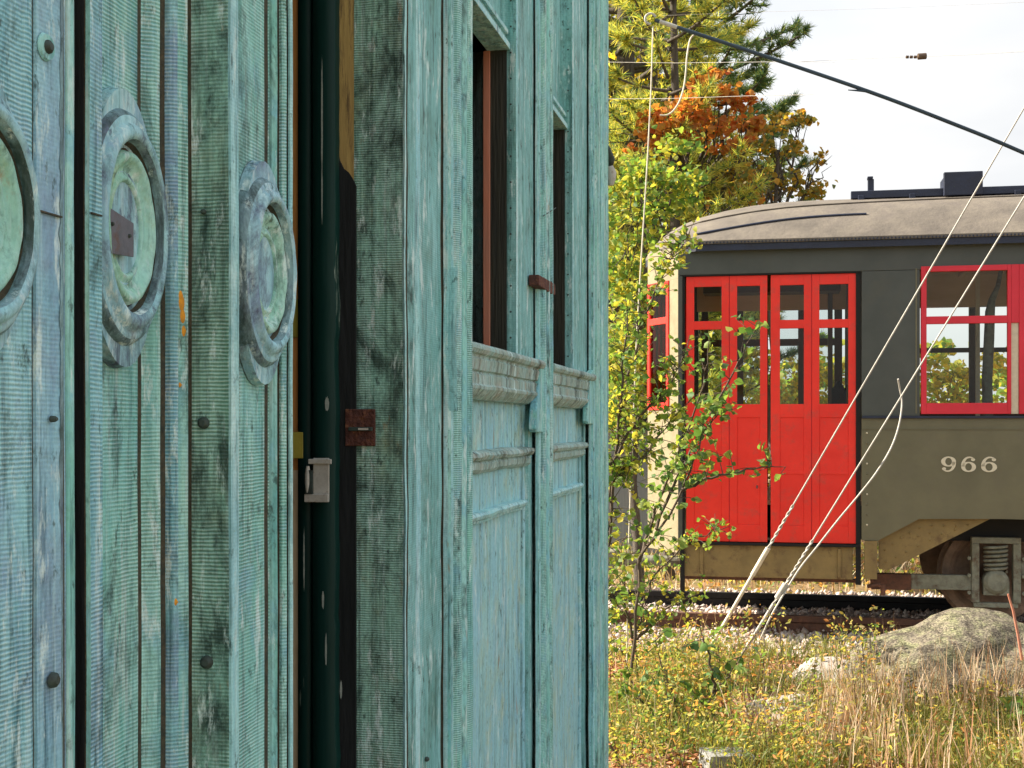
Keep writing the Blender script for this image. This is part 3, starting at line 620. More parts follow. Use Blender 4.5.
# end wall, back, roof
mb = MB()
wall(mb, [(e3 + .001, o3 - .01, 0), (e3 + .012, o3 - .03, 0), (e3 + .012, -2.6, 0), (.35, -2.6, 0), (.35, 0, 0)], 0, H, a=.0, nz=12)
bpart(mb, 'end_wall', M['pat_mint'])
mb = MB(); vs = [(0.25, .12), (e3 + .12, .12), (e3 + .12, -2.7), (0.25, -2.7)]
mb.prism(vs, lambda a, b, d: B(a, b, d), H, H + .14); o = bpart(mb, 'roof', M['pat_teal'], bevel=.02); fix_normals(o)
mb = MB(); mb.prism([(sCe, oC), (sD, oC), (sD, -1.6), (sCe, -1.6)], lambda a, b, d: B(a, b, d), 3.75, H - .002); o = bpart(mb, 'door_lintel', M['pat_teal']); fix_normals(o)
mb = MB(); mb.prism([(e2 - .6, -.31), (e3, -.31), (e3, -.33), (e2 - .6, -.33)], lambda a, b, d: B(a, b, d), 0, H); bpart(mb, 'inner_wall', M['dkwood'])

# ---- embossed rings
def roundel(cx, cy, az, asr, ob, out_mats, tab=1.12, label=None, disc=0.35):
    s0 = S(cx, ob); z0 = zat(cx, cy, ob); Z = B(s0, ob, 0).y; az = az / F * Z; as_ = az * asr
    prof = [(0.0, .004), (.2, .003), (.32, .000), (.345, -.002), (.365, -.001), (.375, .010), (.39, .014), (.41, .015), (.43, .012), (.46, .009), (.50, .012), (.54, .020), (.58, .024), (.615, .022), (.64, .010), (.685, .008), (.70, .018), (.72, .030), (.77, .034), (.83, .030), (.86, .022), (.885, .023), (.92, .021), (.955, .016), (.985, .006), (1.0, -.004), (1.0, -.03)]
    def mid_(r): return 4 if r < .33 else 2 if r < .37 else 1 if r < .64 else 2 if r < .695 else 3 if r < .725 else 0 if r < .93 else 3
    mids = [mid_((p[0] + q[0]) / 2) for p, q in zip(prof[:-1], prof[1:])]; mids[-1] = 0
    mb = MB(); n = 96; prof = [(r, h * .95 if h > 0 else h) for r, h in prof]
    rows = [[B(s0 + as_ * r * math.cos(a), ob + h + (.0015 * mnoise.noise(Vector((r * 8, 3 * math.cos(a), 3 * math.sin(a))))), z0 + az * r * math.sin(a)) for a in [2 * PI * j / n for j in range(n)]] for r, h in prof]
    f0 = len(mb.f); mb.strip(rows, 0, True, True)
    for i in range(len(rows) - 1):
        for j in range(n): mb.m[f0 + i * n + j] = mids[i]
    ring = bpart(mb, 'roundel', out_mats, label=label)
    # backing tongue that shows above and below
    mb = MB(); m_ = 40
    o_ = [B(s0 + .003 + as_ * .86 * math.cos(2 * PI * j / m_), ob + .009, z0 + az * tab * math.sin(2 * PI * j / m_)) for j in range(m_)]
    i_ = [B(s0 + .003 + as_ * .90 * math.cos(2 * PI * j / m_), ob - .012, z0 + az * (tab + .015) * math.sin(2 * PI * j / m_)) for j in range(m_)]
    mb.add(o_, [tuple(range(m_))], 0); mb.strip([i_, [i.lerp(o, .25) for i, o in zip(i_, o_)]], 1, False, True); mb.strip([[i.lerp(o, .25) for i, o in zip(i_, o_)], o_], 0, False, True)
    bpart(mb, 'backing_plate', [M['pat_ring'], M['pat_grime']], parent=ring)
    return ring, s0, z0, as_, az
M['pat_grime'] = patina('patina_grime', ((.10, .14, .18), (.14, .20, .24), (.22, .34, .38), (.10, .10, .20)), seed=77, dlo=.45, dhi=.6)
rm = [M['pat_ring'], M['pat_ringin'], M['seam'], M['pat_grime'], M['pat_mint']]
roundel(-30, 212, 134, .74, 0, rm, 1.12, 'ring cut off by the left edge')
R1 = roundel(118, 228, 121, .66, -.036, rm, 1.15, 'ring with a grey plate screwed over it')
R2 = roundel(259, 273, 97, .68, oP + .009, rm, 1.15, 'ring nearest the doorway')
# grey plate on the middle ring
mb = MB(); oq = -.014; sp0, sp1 = S(104, oq), S(134, oq); vs = (sp0, sp1, zat(110, 254, oq), zat(110, 208, oq))
mb.prism([(sp0, vs[2]), (sp1, vs[2] + .004), (sp1, vs[3] - .010), (sp0 + .02, vs[3]), (sp0, vs[3])], lambda a, b, d: B(a, d, b), oq - .003, oq)
o = bpart(mb, 'metal_plate', M['greyplate'], bevel=.001); fix_normals(o)
for a, b in ((112, 224), (129, 236)): mb = MB(); p = B(S(a, oq), oq, zat(a, b, oq)); mb.tube([p, p + NV * .003], [.003, .002], 8); bpart(mb, 'screw', M['bolt'], parent=o)
# ragged tarnished edge of the lapped sheet on the near panel
mb = MB(); rows = []
for i in range(600):
    z = i * H / 599; j_ = .5 + .5 * mnoise.noise(Vector((z * 60, 1, 0))) + .5 * mnoise.noise(Vector((z * 22, 4, 0))); rows.append([B(S(62.2, .0045) - .0035 - .010 * max(0, j_ - .35), .0052, z), B(S(62.4, .0045), .0054, z)])
mb.strip(rows); bpart(mb, 'ragged_lap', M['pat_grime'])
# bolts with washers
def bolt(x, y, o, r, washer=True):
    p = B(S(x, o), o, zat(x, y, o)); mb = MB(); mb.tube([p, p + NV * .005, p + NV * .008], [r, r * .9, r * .5], 12)
    b = bpart(mb, 'bolt', M['bolt'])
    if washer: mb = MB(); mb.tube([p - NV * .001, p + NV * .0025], [r * 1.9, r * 1.7], 16); bpart(mb, 'washer', M['pat_mintflat'], parent=b)
bolt(46, 47, .007, .0085); bolt(52, 680, .007, .0095, False); bolt(51, 419, .007, .004, False)
def rbolt(x, y, s, r):
    o = O(x, s); p = B(s, o, EYE + (HZ - y) / F * B(s, o, 0).y); mb = MB(); mb.tube([p, p - DV * .005, p - DV * .007], [r, r * .9, r * .5], 12)
    bpart(mb, 'bolt', M['bolt'])
rbolt(204, 423, s191, .009); rbolt(207, 662, s191, .010); rbolt(204, 212, s191, .004); rbolt(427, 759, S(425), .006)
# lap seams across the strips
def lap(x0, x1, y, o, h=.004):
    mb = MB(); z = zat((x0 + x1) / 2, y, o)
    mb.box(0, 1, 0, 1, 0, 1, 0, lambda v: B(S(x0, o) + (S(x1, o) - S(x0, o)) * v.x, o - .001 + .003 * v.y, z + (.0022 + .002 * v.z)))
    bpart(mb, 'lap_seam', M['seam'])
lap(34, 61, 216, .006); lap(91, 101, 217, .007)
# orange lichen
for (x, y, rr) in ((182, 303, .009), (183, 316, .008), (184, 331, .006), (181, 296, .006), (180, 385, .003), (176, 602, .004)):
    s0, z0, oo = S(x, .006), zat(x, y, .006), .0065; mb = MB(); m_ = 18
    rim = [B(s0 + rr * (1 + .35 * mnoise.noise(Vector((j, x, y)))) * math.cos(2 * PI * j / m_), oo - .001, z0 + rr * 1.3 * (1 + .35 * mnoise.noise(Vector((j, y, x)))) * math.sin(2 * PI * j / m_)) for j in range(m_)]
    mb.add([B(s0, oo + .003, z0)] + rim, [(0, 1 + j, 1 + (j + 1) % m_) for j in range(m_)], 0, True); bpart(mb, 'lichen_patch', M['lichen'])
# red clip on the second pilaster
mb = MB(); so2 = S(540, o2 + .01); z0, z1 = zat(553, 297, o2), zat(553, 286, o2)
mb.prism([(S(538, .03), z0 + .004), (S(553, .03), z0), (S(553, .03) + .03, z0 + .003), (S(553, .03) + .03, z1), (S(553, .03), z1 + .003), (S(538, .03), z1)], lambda a, b, d: B(a, d, b), o2 - .02, o2 + .016)
o = bpart(mb, 'metal_clip', M['rustplate'], bevel=.003); fix_normals(o)
# porcelain insulator on the corner
zi = zat(600, 150, o3); pI = B(e3 + .0, o3 - .01, zi); mb = MB()
mb.tube([B(e3 - .07, o3 + .01, zi + .05), B(e3 - .03, o3 + .02, zi), B(e3 + .0, o3 + .012, zi - .035)], [.012, .022, .015], 10); ins = bpart(mb, 'insulator_bracket', M['bolt'])
mb = MB(); mb.tube([B(e3 - .02, o3 + .015, zi - .03), B(e3 - .012, o3 + .02, zi - .06), B(e3 - .01, o3 + .02, zi - .09), B(e3 - .01, o3 + .02, zi - .12)], [.016, .026, .024, .012], 12)
bpart(mb, 'insulator', M['whitemetal'], parent=ins)
mb = MB(); p = [B(S(540, o2), o2 + .012, zat(540, 216, o2)), B(S(552, o2), o2 + .014, zat(552, 208, o2))]; mb.tube(p, .0018, 6); bpart(mb, 'wire_stub', M['bolt'])
# ------------------------------------------------------------------ streetcar
car = thing('streetcar', REF, 'old olive streetcar with red folding doors and the cream number 966', 'streetcar', rz=-A)
def cpart(mb, name, mats, bevel=0.0, parent=None, label=None, fix=False):
    o = mb.build(name, mats, parent or car, bevel)
    if label: o['label'] = label
    if fix: fix_normals(o)
    return o
WD = 2.45; XL = cxs(678); XR = 7.9
z_drip = czs(860, 236.5, -.08); z_let0 = czs(860, 271); z_belt = czs(900, 416); z_door0 = czs(800, 543); z_skirt = czs(900, 541)
x_d0, x_d1 = cxs(686), cxs(858)
def bx(mb, x0, x1, z0, z1, y0=0.0, y1=.05, mi=0): mb.box(x0, x1, y0, y1, z0, z1, mi)
def side(near):
    y0, y1 = (0.0, .05) if near else (WD - .05, WD)
    mb = MB(); bx(mb, XL, XR, z_let0, z_drip - .03, y0, y1); bx(mb, x_d1 + .028, cxs(920), z_belt, z_let0 - .002, y0, y1); bx(mb, XR - .6, XR, z_belt, z_let0 - .002, y0, y1)
    bx(mb, XL, x_d0 - .03, z_door0, z_let0 - .002, y0, y1)
    cpart(mb, 'letterboard', M['char'], .003)
    mb = MB(); f = 1 if near else -1; ya = 0.0 if near else WD
    # lower side sheet with the cut-away over the truck
    xa = x_d1 + .028; arch = [(xa, z_skirt), (cxs(878), z_skirt), (cxs(919), czs(919, 519)), (cxs(1002), czs(1002, 519)), (cxs(1002) + .75, czs(919, 519)), (cxs(1002) + 1.1, z_skirt),
                              (4.6, z_skirt), (4.9, czs(919, 519)), (6.4, czs(919, 519)), (6.75, z_skirt), (XR, z_skirt), (XR, z_belt - .02), (xa, z_belt - .02)]
    mb.prism(arch, lambda a, b, d: Vector((a, d, b)), ya, ya + f * .035); cpart(mb, 'side_panel', M['olive'], 0, fix=True)
    mb = MB(); bx(mb, xa, XR, z_belt - .02, z_belt, *( (-.018, .04) if near else (WD - .04, WD + .018))); cpart(mb, 'belt_rail', M['navy'], .003)
side(True); side(False)
# vertical seam, panel joints and rivets
mb = MB(); bx(mb, cxs(915.5), cxs(917), z_belt + .02, z_let0 + .01, -.004, .004); bx(mb, x_d1 + .03, XR, czs(900, 429) - .004, czs(900, 429) + .003, -.006, .004); cpart(mb, 'panel_joint', M['olive'])
for i in range(10):
    mb = MB(); p = Vector((cxs(867), -.001, czs(867, 433 + i * 10.2))); mb.tube([p, p - Vector((0, .007, 0))], [.008, .004], 8); cpart(mb, 'rivet', M['creamlet'] if i % 3 == 0 else M['olive'])
# tan frame plates
mb = MB(); mb.prism([(cxs(864.5), czs(870, 579)), (cxs(877), czs(870, 579)), (cxs(877), z_skirt - .003), (cxs(864.5), z_skirt - .003)], lambda a, b, d: Vector((a, d, b)), -.01, .04)
mb.prism([(cxs(879, .05), czs(878, 569, .05)), (cxs(889, .05), czs(889, 570, .05)), (cxs(992, .05), czs(992, 518, .05)), (cxs(1003, .05), czs(992, 512, .05)), (cxs(915, .05), czs(919, 512, .05)), (cxs(879, .05), czs(878, 536, .05))], lambda a, b, d: Vector((a, d, b)), .05, .09)
cpart(mb, 'frame_plate', M['tan'], 0, fix=True)
mb = MB()
for a, b in ((885, 550), (893, 544), (901, 538), (910, 533), (920, 528), (932, 526), (944, 526), (956, 526), (968, 525), (886, 562), (896, 557), (906, 552), (918, 546), (930, 540), (942, 534), (955, 530), (918, 536), (930, 533)):
    mb = MB(); p = Vector((cxs(a, .05), .05, czs(a, b, .05))); mb.tube([p, p - Vector((0, .008, 0))], [.010, .005], 8); cpart(mb, 'rivet', M['tan'])
# skirt and step under the doors
mb = MB(); bx(mb, x_d0 - .02, cxs(853), czs(800, 579), z_door0 - .03, .03, .07); bx(mb, cxs(838), cxs(841), czs(800, 577), z_door0 - .04, .015, .03); bx(mb, cxs(700), cxs(703), czs(800, 577), z_door0 - .04, .015, .03); cpart(mb, 'step_skirt', M['tan'], .004)
mb = MB(); bx(mb, x_d0 - .02, x_d1 + .02, z_door0 - .028, z_door0 - .006, -.005, .30); cpart(mb, 'step', M['black'], .003)
mb = MB(); bx(mb, x_d0 - .02, x_d1 + .02, czs(800, 583), czs(800, 580), .10, .16); cpart(mb, 'step_rod', M['rustiron'])
mb = MB(); bx(mb, cxs(856), cxs(861), czs(858, 585), z_let0, .01, .06); bx(mb, cxs(680), cxs(684.5), czs(684, 592), z_let0, .01, .06); bx(mb, cxs(680), cxs(861), z_let0 - .012, z_let0, .0, .05); cpart(mb, 'door_post', M['black'])
# number
def digit(six, x0, z0, w_, h_):
    mb = MB(); n = 28; y = -.004
    def T(a, b): 
        if not six: a, b = 1 - a, 1 - b
        return Vector((x0 + a * w_, y, z0 + b * h_))
    cx_, cz_ = .5, .33; out = [T(cx_ + .5 * math.cos(t), cz_ + .33 * math.sin(t)) for t in [2 * PI * j / n for j in range(n)]]
    inn = [T(cx_ + .22 * math.cos(t), cz_ + .24 * math.sin(t)) for t in [2 * PI * j / n for j in range(n)]]
    mb.strip([out, inn], 0, False, True)
    top = []; bot = []
    for j in range(15):
        t = math.radians(55 + (185 - 55) * j / 14); ww = .10 + .17 * (j / 14)
        top.append(T(.55 + .55 * math.cos(t), .40 + .60 * math.sin(t))); bot.append(T(.55 + (.55 - ww * 1.0) * math.cos(t), .40 + (.60 - ww * .55 - .02) * math.sin(t)))
    mb.strip([top, bot])
    c = (.80, .80); mb.add([T(c[0] + .14 * math.cos(2 * PI * j / 12), c[1] + .10 * math.sin(2 * PI * j / 12)) for j in range(12)], [tuple(range(12))])
    return mb
dz0, dz1 = czs(968, 472), czs(968, 456.5)
for six, a, b in ((False, 941, 956), (True, 961, 976), (True, 981, 997)):
    o = cpart(digit(six, cxs(a), dz0, cxs(b) - cxs(a), dz1 - dz0), 'number_digit', M['creamlet'])
# windows along the side
xw0, xw1 = cxs(921), cxs(1011); PIT = cxs(1019) - cxs(921)
zt, zb = czs(965, 265.5), czs(965, 414); zg = [czs(965, 271), czs(965, 316), czs(965, 323.5), czs(965, 403)]
nwin = 8
for near in (True, False):
    yo = -.012 if near else WD - .038
    first = None
    for i in range(nwin):
        a, b = xw0 + i * PIT, xw1 + i * PIT
        if near:
            mb = MB(); ga, gb_ = cxs(926.5) + i * PIT, cxs(1007.5) + i * PIT
            bx(mb, a, ga, zb, zt, yo, yo + .05); bx(mb, gb_, b, zb, zt, yo, yo + .05); bx(mb, ga, gb_, zg[0], zt, yo, yo + .05); bx(mb, ga, gb_, zg[2], zg[1], yo, yo + .05); bx(mb, ga, gb_, zb, zg[3], yo, yo + .05)
            f = cpart(mb, 'window_frame', M['reddull'], .003)
            mb = MB(); bx(mb, ga, gb_, zg[3], zg[0], .020, .024); cpart(mb, 'pane', M['glass'], parent=f)
            mb = MB(); bx(mb, b + .002, a + PIT - .002, zb, zg[2], .004, .04); cpart(mb, 'window_post', M['creamlet'], .002)
            mb = MB(); bx(mb, b + .001, a + PIT - .001, zg[2] + .001, zt, yo + .002, .04); cpart(mb, 'post_head', M['reddull'], .002)
        else:
            mb = MB(); bx(mb, a - .03, a + .03, zb, zt, yo, yo + .05); bx(mb, a + .03, a + PIT - .03, zg[2] - .10, zg[2] - .055, yo, yo + .04)
            bx(mb, a + .03, a + PIT - .03, zg[0], zt, yo, yo + .05); bx(mb, a + .03, a + PIT - .03, zb, zg[3] - .06, yo, yo + .05)
            cpart(mb, 'window_frame', M['dkbrown'])
# folding doors: two pairs on each side
def door(x0, x1, wins, y, flip=1, red=True):
    """one folded pair: wins = glass columns"""
    mb = MB(); m = M['red'] if red else M['dkbrown']
    zt_, zb_ = z_let0 - .014, z_door0; z1, z2, z3, z4 = czs(800, 284.5), czs(800, 319.5), czs(800, 328), czs(800, 404)
    y1 = y + .035; gs = [(cxs(a), cxs(b)) for a, b in wins]
    def fill(xa, xb):  bx(mb, xa, xb, zb_, zt_, y, y1)
    (a0, a1), (b0, b1) = gs; mid = (a1 + b0) / 2
    bx(mb, x0, a0, zb_, zt_, y, y1); bx(mb, a1, mid - .003, zb_, zt_, y, y1); bx(mb, mid + .003, b0, zb_, zt_, y, y1); bx(mb, b1, x1, zb_, zt_, y, y1)
    for p, q in gs:
        bx(mb, p, q, z1, zt_, y, y1); bx(mb, p, q, z3, z2, y, y1); bx(mb, p, q, z4 - .11, z4, y, y1)
        # recessed lower panels
        zl1 = czs(800, 473)
        bx(mb, p, q, zl1 - .012, zl1 + .012, y, y1); bx(mb, p, q, zb_, zb_ + .14, y, y1)
        bx(mb, p, q, zb_ + .14, z4 - .11, y + .006, y1)
    d = cpart(mb, 'folding_door', m, .0025)
    mb = MB(); 
    for p, q in gs: bx(mb, p, q, z4, z3, y + .015, y + .019); bx(mb, p, q, z2, z1, y + .015, y + .019)
    cpart(mb, 'pane', M['glass'], parent=d)
    mb = MB(); bx(mb, mid - .003, mid + .003, zb_, zt_, y + .01, y + .03); cpart(mb, 'fold_joint', M['reddull'], parent=d)
    return d, x1
d1, _ = door(x_d0, cxs(767.3), ((694, 721.5), (737, 760)), .02)
d2, _ = door(cxs(770.7), x_d1, ((780, 804), (819.5, 848.5)), .02)
door(x_d0, cxs(767.3), ((694, 721.5), (737, 760)), WD - .05, red=False); door(cxs(770.7), x_d1, ((780, 804), (819.5, 848.5)), WD - .05, red=False)
mb = MB(); p = Vector((cxs(757), .018, czs(757, 486))); mb.tube([p, p - Vector((0, .02, 0)), p - Vector((0, .022, .02))], .006, 8); cpart(mb, 'door_handle', M['bolt'], parent=d1)
# front end: angled facets
def facet(p0, p1, z0, z1, t, mb, mi=0, a=0.0, b=1.0, proud=0.0):
    d = (Vector(p1) - Vector(p0)); n_ = Vector((d.y, -d.x)).normalized()
    if n_.x > 0 and p0[1] < WD / 2: n_ = -n_
    q0 = Vector(p0) + d * a; q1 = Vector(p0) + d * b
    def f(i, j, k):
        q = q0 if i == 0 else q1; q = q + n_ * (proud if j == 0 else proud - t); return Vector((q.x, q.y, z0 if k == 0 else z1))
    mb.add([f(i, j, k) for i in (0, 1) for j in (0, 1) for k in (0, 1)], [(0, 1, 3, 2), (4, 6, 7, 5), (0, 4, 5, 1), (2, 3, 7, 6), (0, 2, 6, 4), (1, 5, 7, 3)], mi)
zf0 = z_door0 - .1; zft = z_drip - .03; zw0, zw1 = czs(660, 410, .3), czs(660, 283, .3)
pts = [(XL, 0.0), (XL - .29, .43), (XL - .29, WD - .43), (XL, WD)]
mb = MB(); mr = MB(); mg = MB()
for i in range(3):
    p0, p1 = pts[i], pts[i + 1]
    facet(p0, p1, zf0, zw0, .04, mb); facet(p0, p1, zw1, zft, .04, mb)
    wn = [(.28, .97)] if i == 0 else ([(.03, .72)] if i == 2 else [(.04, .34), (.37, .63), (.66, .96)])
    prev = 0.0
    for a, b in wn:
        facet(p0, p1, zw0, zw1, .04, mb, 0, prev, a); prev = b
        da = .10 * (b - a) if i != 1 else .05 * (b - a); zm = czs(660, 322, .3)
        facet(p0, p1, zw0, zw1, .035, mr, 0, a, a + da, .012); facet(p0, p1, zw0, zw1, .035, mr, 0, b - da, b, .012)
        facet(p0, p1, zw0, zw0 + .06, .035, mr, 0, a + da, b - da, .012); facet(p0, p1, zw1 - .05, zw1, .035, mr, 0, a + da, b - da, .012); facet(p0, p1, zm - .025, zm + .03, .035, mr, 0, a + da, b - da, .012)
        facet(p0, p1, zw0 + .06, zw1 - .05, .004, mg, 0, a + da, b - da, -.005)
    facet(p0, p1, zw0, zw1, .04, mb, 0, prev, 1.0)
fe = cpart(mb, 'front_end', M['cream'], .002); fw = cpart(mr, 'front_window_frame', M['red'], .002, parent=fe); cpart(mg, 'front_pane', M['clearpane'], parent=fe)
mb = MB(); p = [(XR, 0, 0)]
bx(mb, XR, XR + .05, z_skirt, z_drip, 0, WD); cpart(mb, 'rear_end', M['olive'])
# roof
mb = MB(); zE = z_drip; HR = .47; rows = []
xs_ = []
XN = XL - .36
K = [0, .004, .012, .03, .06, .10, .16, .24, .34, .48, .64, .82, 1.0]
for t in K:
    x = XN + t * 1.5; xs_.append((x, t))
xs_ += [(x, 1.0) for x in (2, 4, 6, XR - .6, XR + .1)]
def hw(x):
    q = min(1, (x - XN) / .62); return (WD / 2 + .09) * (1 - (1 - q) ** 2.6 * .80) if x > XN else .25
M_ = 34
def roofpt(x, t, v, dz=0.0, sc=1.0):
    hfac = (1 - (1 - min(1, t)) ** 2.2) ** .62
    return Vector((x, WD / 2 + v * hw(x) * sc, zE + dz + HR * hfac * (1 - abs(v) ** 2.7)))
for x, t in xs_:
    rows.append([roofpt(x, t, math.sin(PI / 2 * (-1 + 2 * j / M_)) ) for j in range(M_ + 1)])
mb.strip(rows, 0, True); mb.add(rows[0], [tuple(range(M_ + 1))], 0)
# turned-down canvas edge
e0 = [r[0] for r in rows][::-1] + rows[0][1:-1] + [r[-1] for r in rows]
e1 = [p - Vector((0, 0, .028)) for p in e0]; mb.strip([e0, e1], 0, False)
roof = cpart(mb, 'roof', M['canvas'])
mb = MB(); ctr = Vector((2, WD / 2, 0)); e2_ = [p - Vector((0, 0, .028)) + (Vector((0, 0, 0)) if 0 else Vector((0, (.012 if p.y < WD / 2 else -.012), 0))) for p in e0]; e3_ = [p - Vector((0, 0, .055)) for p in e2_]; mb.strip([e2_, e3_], 0, False)
e4_ = [Vector((p.x + (.25 if p.x < XL else 0), WD / 2 + (p.y - WD / 2) * .93, p.z + .02)) for p in e3_]; mb.strip([e3_, e4_], 0); cpart(mb, 'drip_edge', M['navy'])
# cleats along the canvas edge
mb = MB()
for i in range(330):
    x = XL - .02 + i * .028; mb.box(x, x + .011, WD / 2 - hw(x) - .008, WD / 2 - hw(x) + .004, zE - .024, zE - .012)
cpart(mb, 'canvas_tacks', M['navy'], parent=roof)
# seam batten and boards on the roof
def roofline(x0, x1, v0, v1, n, r, name, m):
    mb = MB(); 
    def tt(x): return max(0, min(1, (x - XN) / 1.5))
    mb.tube([roofpt(x0 + (x1 - x0) * i / n, tt(x0 + (x1 - x0) * i / n), v0 + (v1 - v0) * math.sin(PI / 2 * i / n), .006) for i in range(n + 1)], r, 6); cpart(mb, name, m, parent=roof)
roofline(cxs(694), cxs(868), -.93, -.80, 18, .010, 'seam_batten', M['navy'])
roofline(cxs(660), cxs(1050), -.75, -.55, 18, .007, 'seam_batten', M['canvas'])
zc_ = zE + HR
mb = MB(); yb0 = .62
def ztop(pxx, pyy, y): return czs(pxx, pyy, y)
bx(mb, cxs(851, yb0), XR - 1, ztop(900, 197.0, yb0), ztop(900, 189.5, yb0), yb0, yb0 + .05); bx(mb, cxs(851, yb0), XR - 1, ztop(900, 197, yb0), ztop(900, 189.5, yb0), yb0 + .9, yb0 + .95)
for i in range(8): bx(mb, cxs(858, yb0) + i * .42, cxs(864, yb0) + i * .42, ztop(900, 200.5, yb0), ztop(900, 194.0, yb0), yb0 - .012, yb0 + .96)
cpart(mb, 'roof_board', M['navy'], .004)
mb = MB(); bx(mb, cxs(944, .56), cxs(983, .56), ztop(960, 195, .56), ztop(960, 171.5, .56), .56, .612); bx(mb, cxs(946, .56), cxs(981, .56), ztop(960, 194, .56), ztop(960, 173, .56), .612, .95); cpart(mb, 'roof_box', M['navy'], .006)
mb = MB(); bx(mb, cxs(868, 1.2), cxs(874, 1.2), zc_ - .02, ztop(870, 179, 1.2), 1.2, 1.26); bx(mb, cxs(867.5, 1.2), cxs(873, 1.2), ztop(870, 179, 1.2), ztop(870, 176.5, 1.2), 1.19, 1.27); cpart(mb, 'trolley_pole_hook', M['navy'], .003)
# interior: ceiling, floor, bulkhead posts, stanchion
mb = MB(); rws = [[Vector((x, WD / 2 + v * (WD / 2 - .06), zE - .05 + .30 * (1 - abs(v) ** 2.4))) for v in [-1 + 2 * j / 16 for j in range(17)]] for x in [XL + .1, 2, 4, 6, XR - .1]]
mb.strip(rws, 0, True); cpart(mb, 'ceiling', M['ceil'])
for y_ in (.052, WD - .056): mb = MB(); bx(mb, XL + .02, XR, z_let0 - (.10 if y_ > 1 else 0), z_drip - .03, y_, y_ + .004); cpart(mb, 'inner_lining', M['ceil'])
mb = MB()
for i in range(9): bx(mb, .3 + i * PIT, .34 + i * PIT, zE - .10, zE - .01, .3, WD - .3)
cpart(mb, 'ceiling_rib', M['ceil'])
mb = MB(); bx(mb, XL + .02, XR, z_door0 + .30, z_door0 + .34, .12, WD - .12); cpart(mb, 'car_floor', M['ceil'])
mb = MB(); bx(mb, .02, .07, z_door0 + .3, zE, .1, .75); bx(mb, .02, .07, z_door0 + .3, zE, WD - .75, WD - .1); bx(mb, .02, .07, zE - .2, zE, .75, WD - .75); cpart(mb, 'bulkhead', M['dkbrown'])
mb = MB()
for xx in (-1.05, -.2): bx(mb, xx, xx + .04, z_door0 + .3, zE, .9 + .3 * (xx > -.5), .98 + .3 * (xx > -.5))
bx(mb, -1.3, -.1, zE - .32, zE - .12, 1.0, 1.3); cpart(mb, 'vestibule_post', M['dkbrown'])
mb = MB(); q = [Vector((cxs(a, .8), .8, czs(a, b, .8))) for a, b in ((988, 420), (987, 380), (989, 340), (990, 312), (992, 300), (998, 286), (1001, 270))]; mb.tube(q, [.045, .045, .045, .042, .03, .02, .018], 10); cpart(mb, 'stanchion', M['iron'])
mb = MB(); bx(mb, cxs(976, 1.4), cxs(980, 1.4), z_door0 + .3, zE - .05, 1.4, 1.44); bx(mb, cxs(926, 1.0), cxs(940, 1.0), zE - .05, zE - .02, 1.0, 1.1); cpart(mb, 'grab_pole', M['creamlet'])
mb = MB(); bx(mb, cxs(832, .5), cxs(846, .5), czs(838, 404, .5), czs(838, 388, .5), .5, .62); mb.tube([Vector((cxs(839, .5), .56, czs(838, 388, .5))), Vector((cxs(839, .5), .56, czs(838, 381, .5)))], [.05, .015], 8); cpart(mb, 'lantern', M['black'], .004)
# seats inside, backs just above the sill
for i in range(6):
    mb = MB(); x = .8 + i * PIT
    for y0_ in (.12, 1.45): bx(mb, x, x + .07, z_door0 + .34, z_belt - .02, y0_, y0_ + .85); bx(mb, x - .35, x, z_door0 + .34, z_door0 + .75, y0_, y0_ + .85)
    cpart(mb, 'seat', M['tan'], .01)
# underframe
mb = MB(); bx(mb, XL + .1, XR - .2, z_skirt - .02, z_door0 + .29, .35, WD - .35); cpart(mb, 'underframe', M['black'])
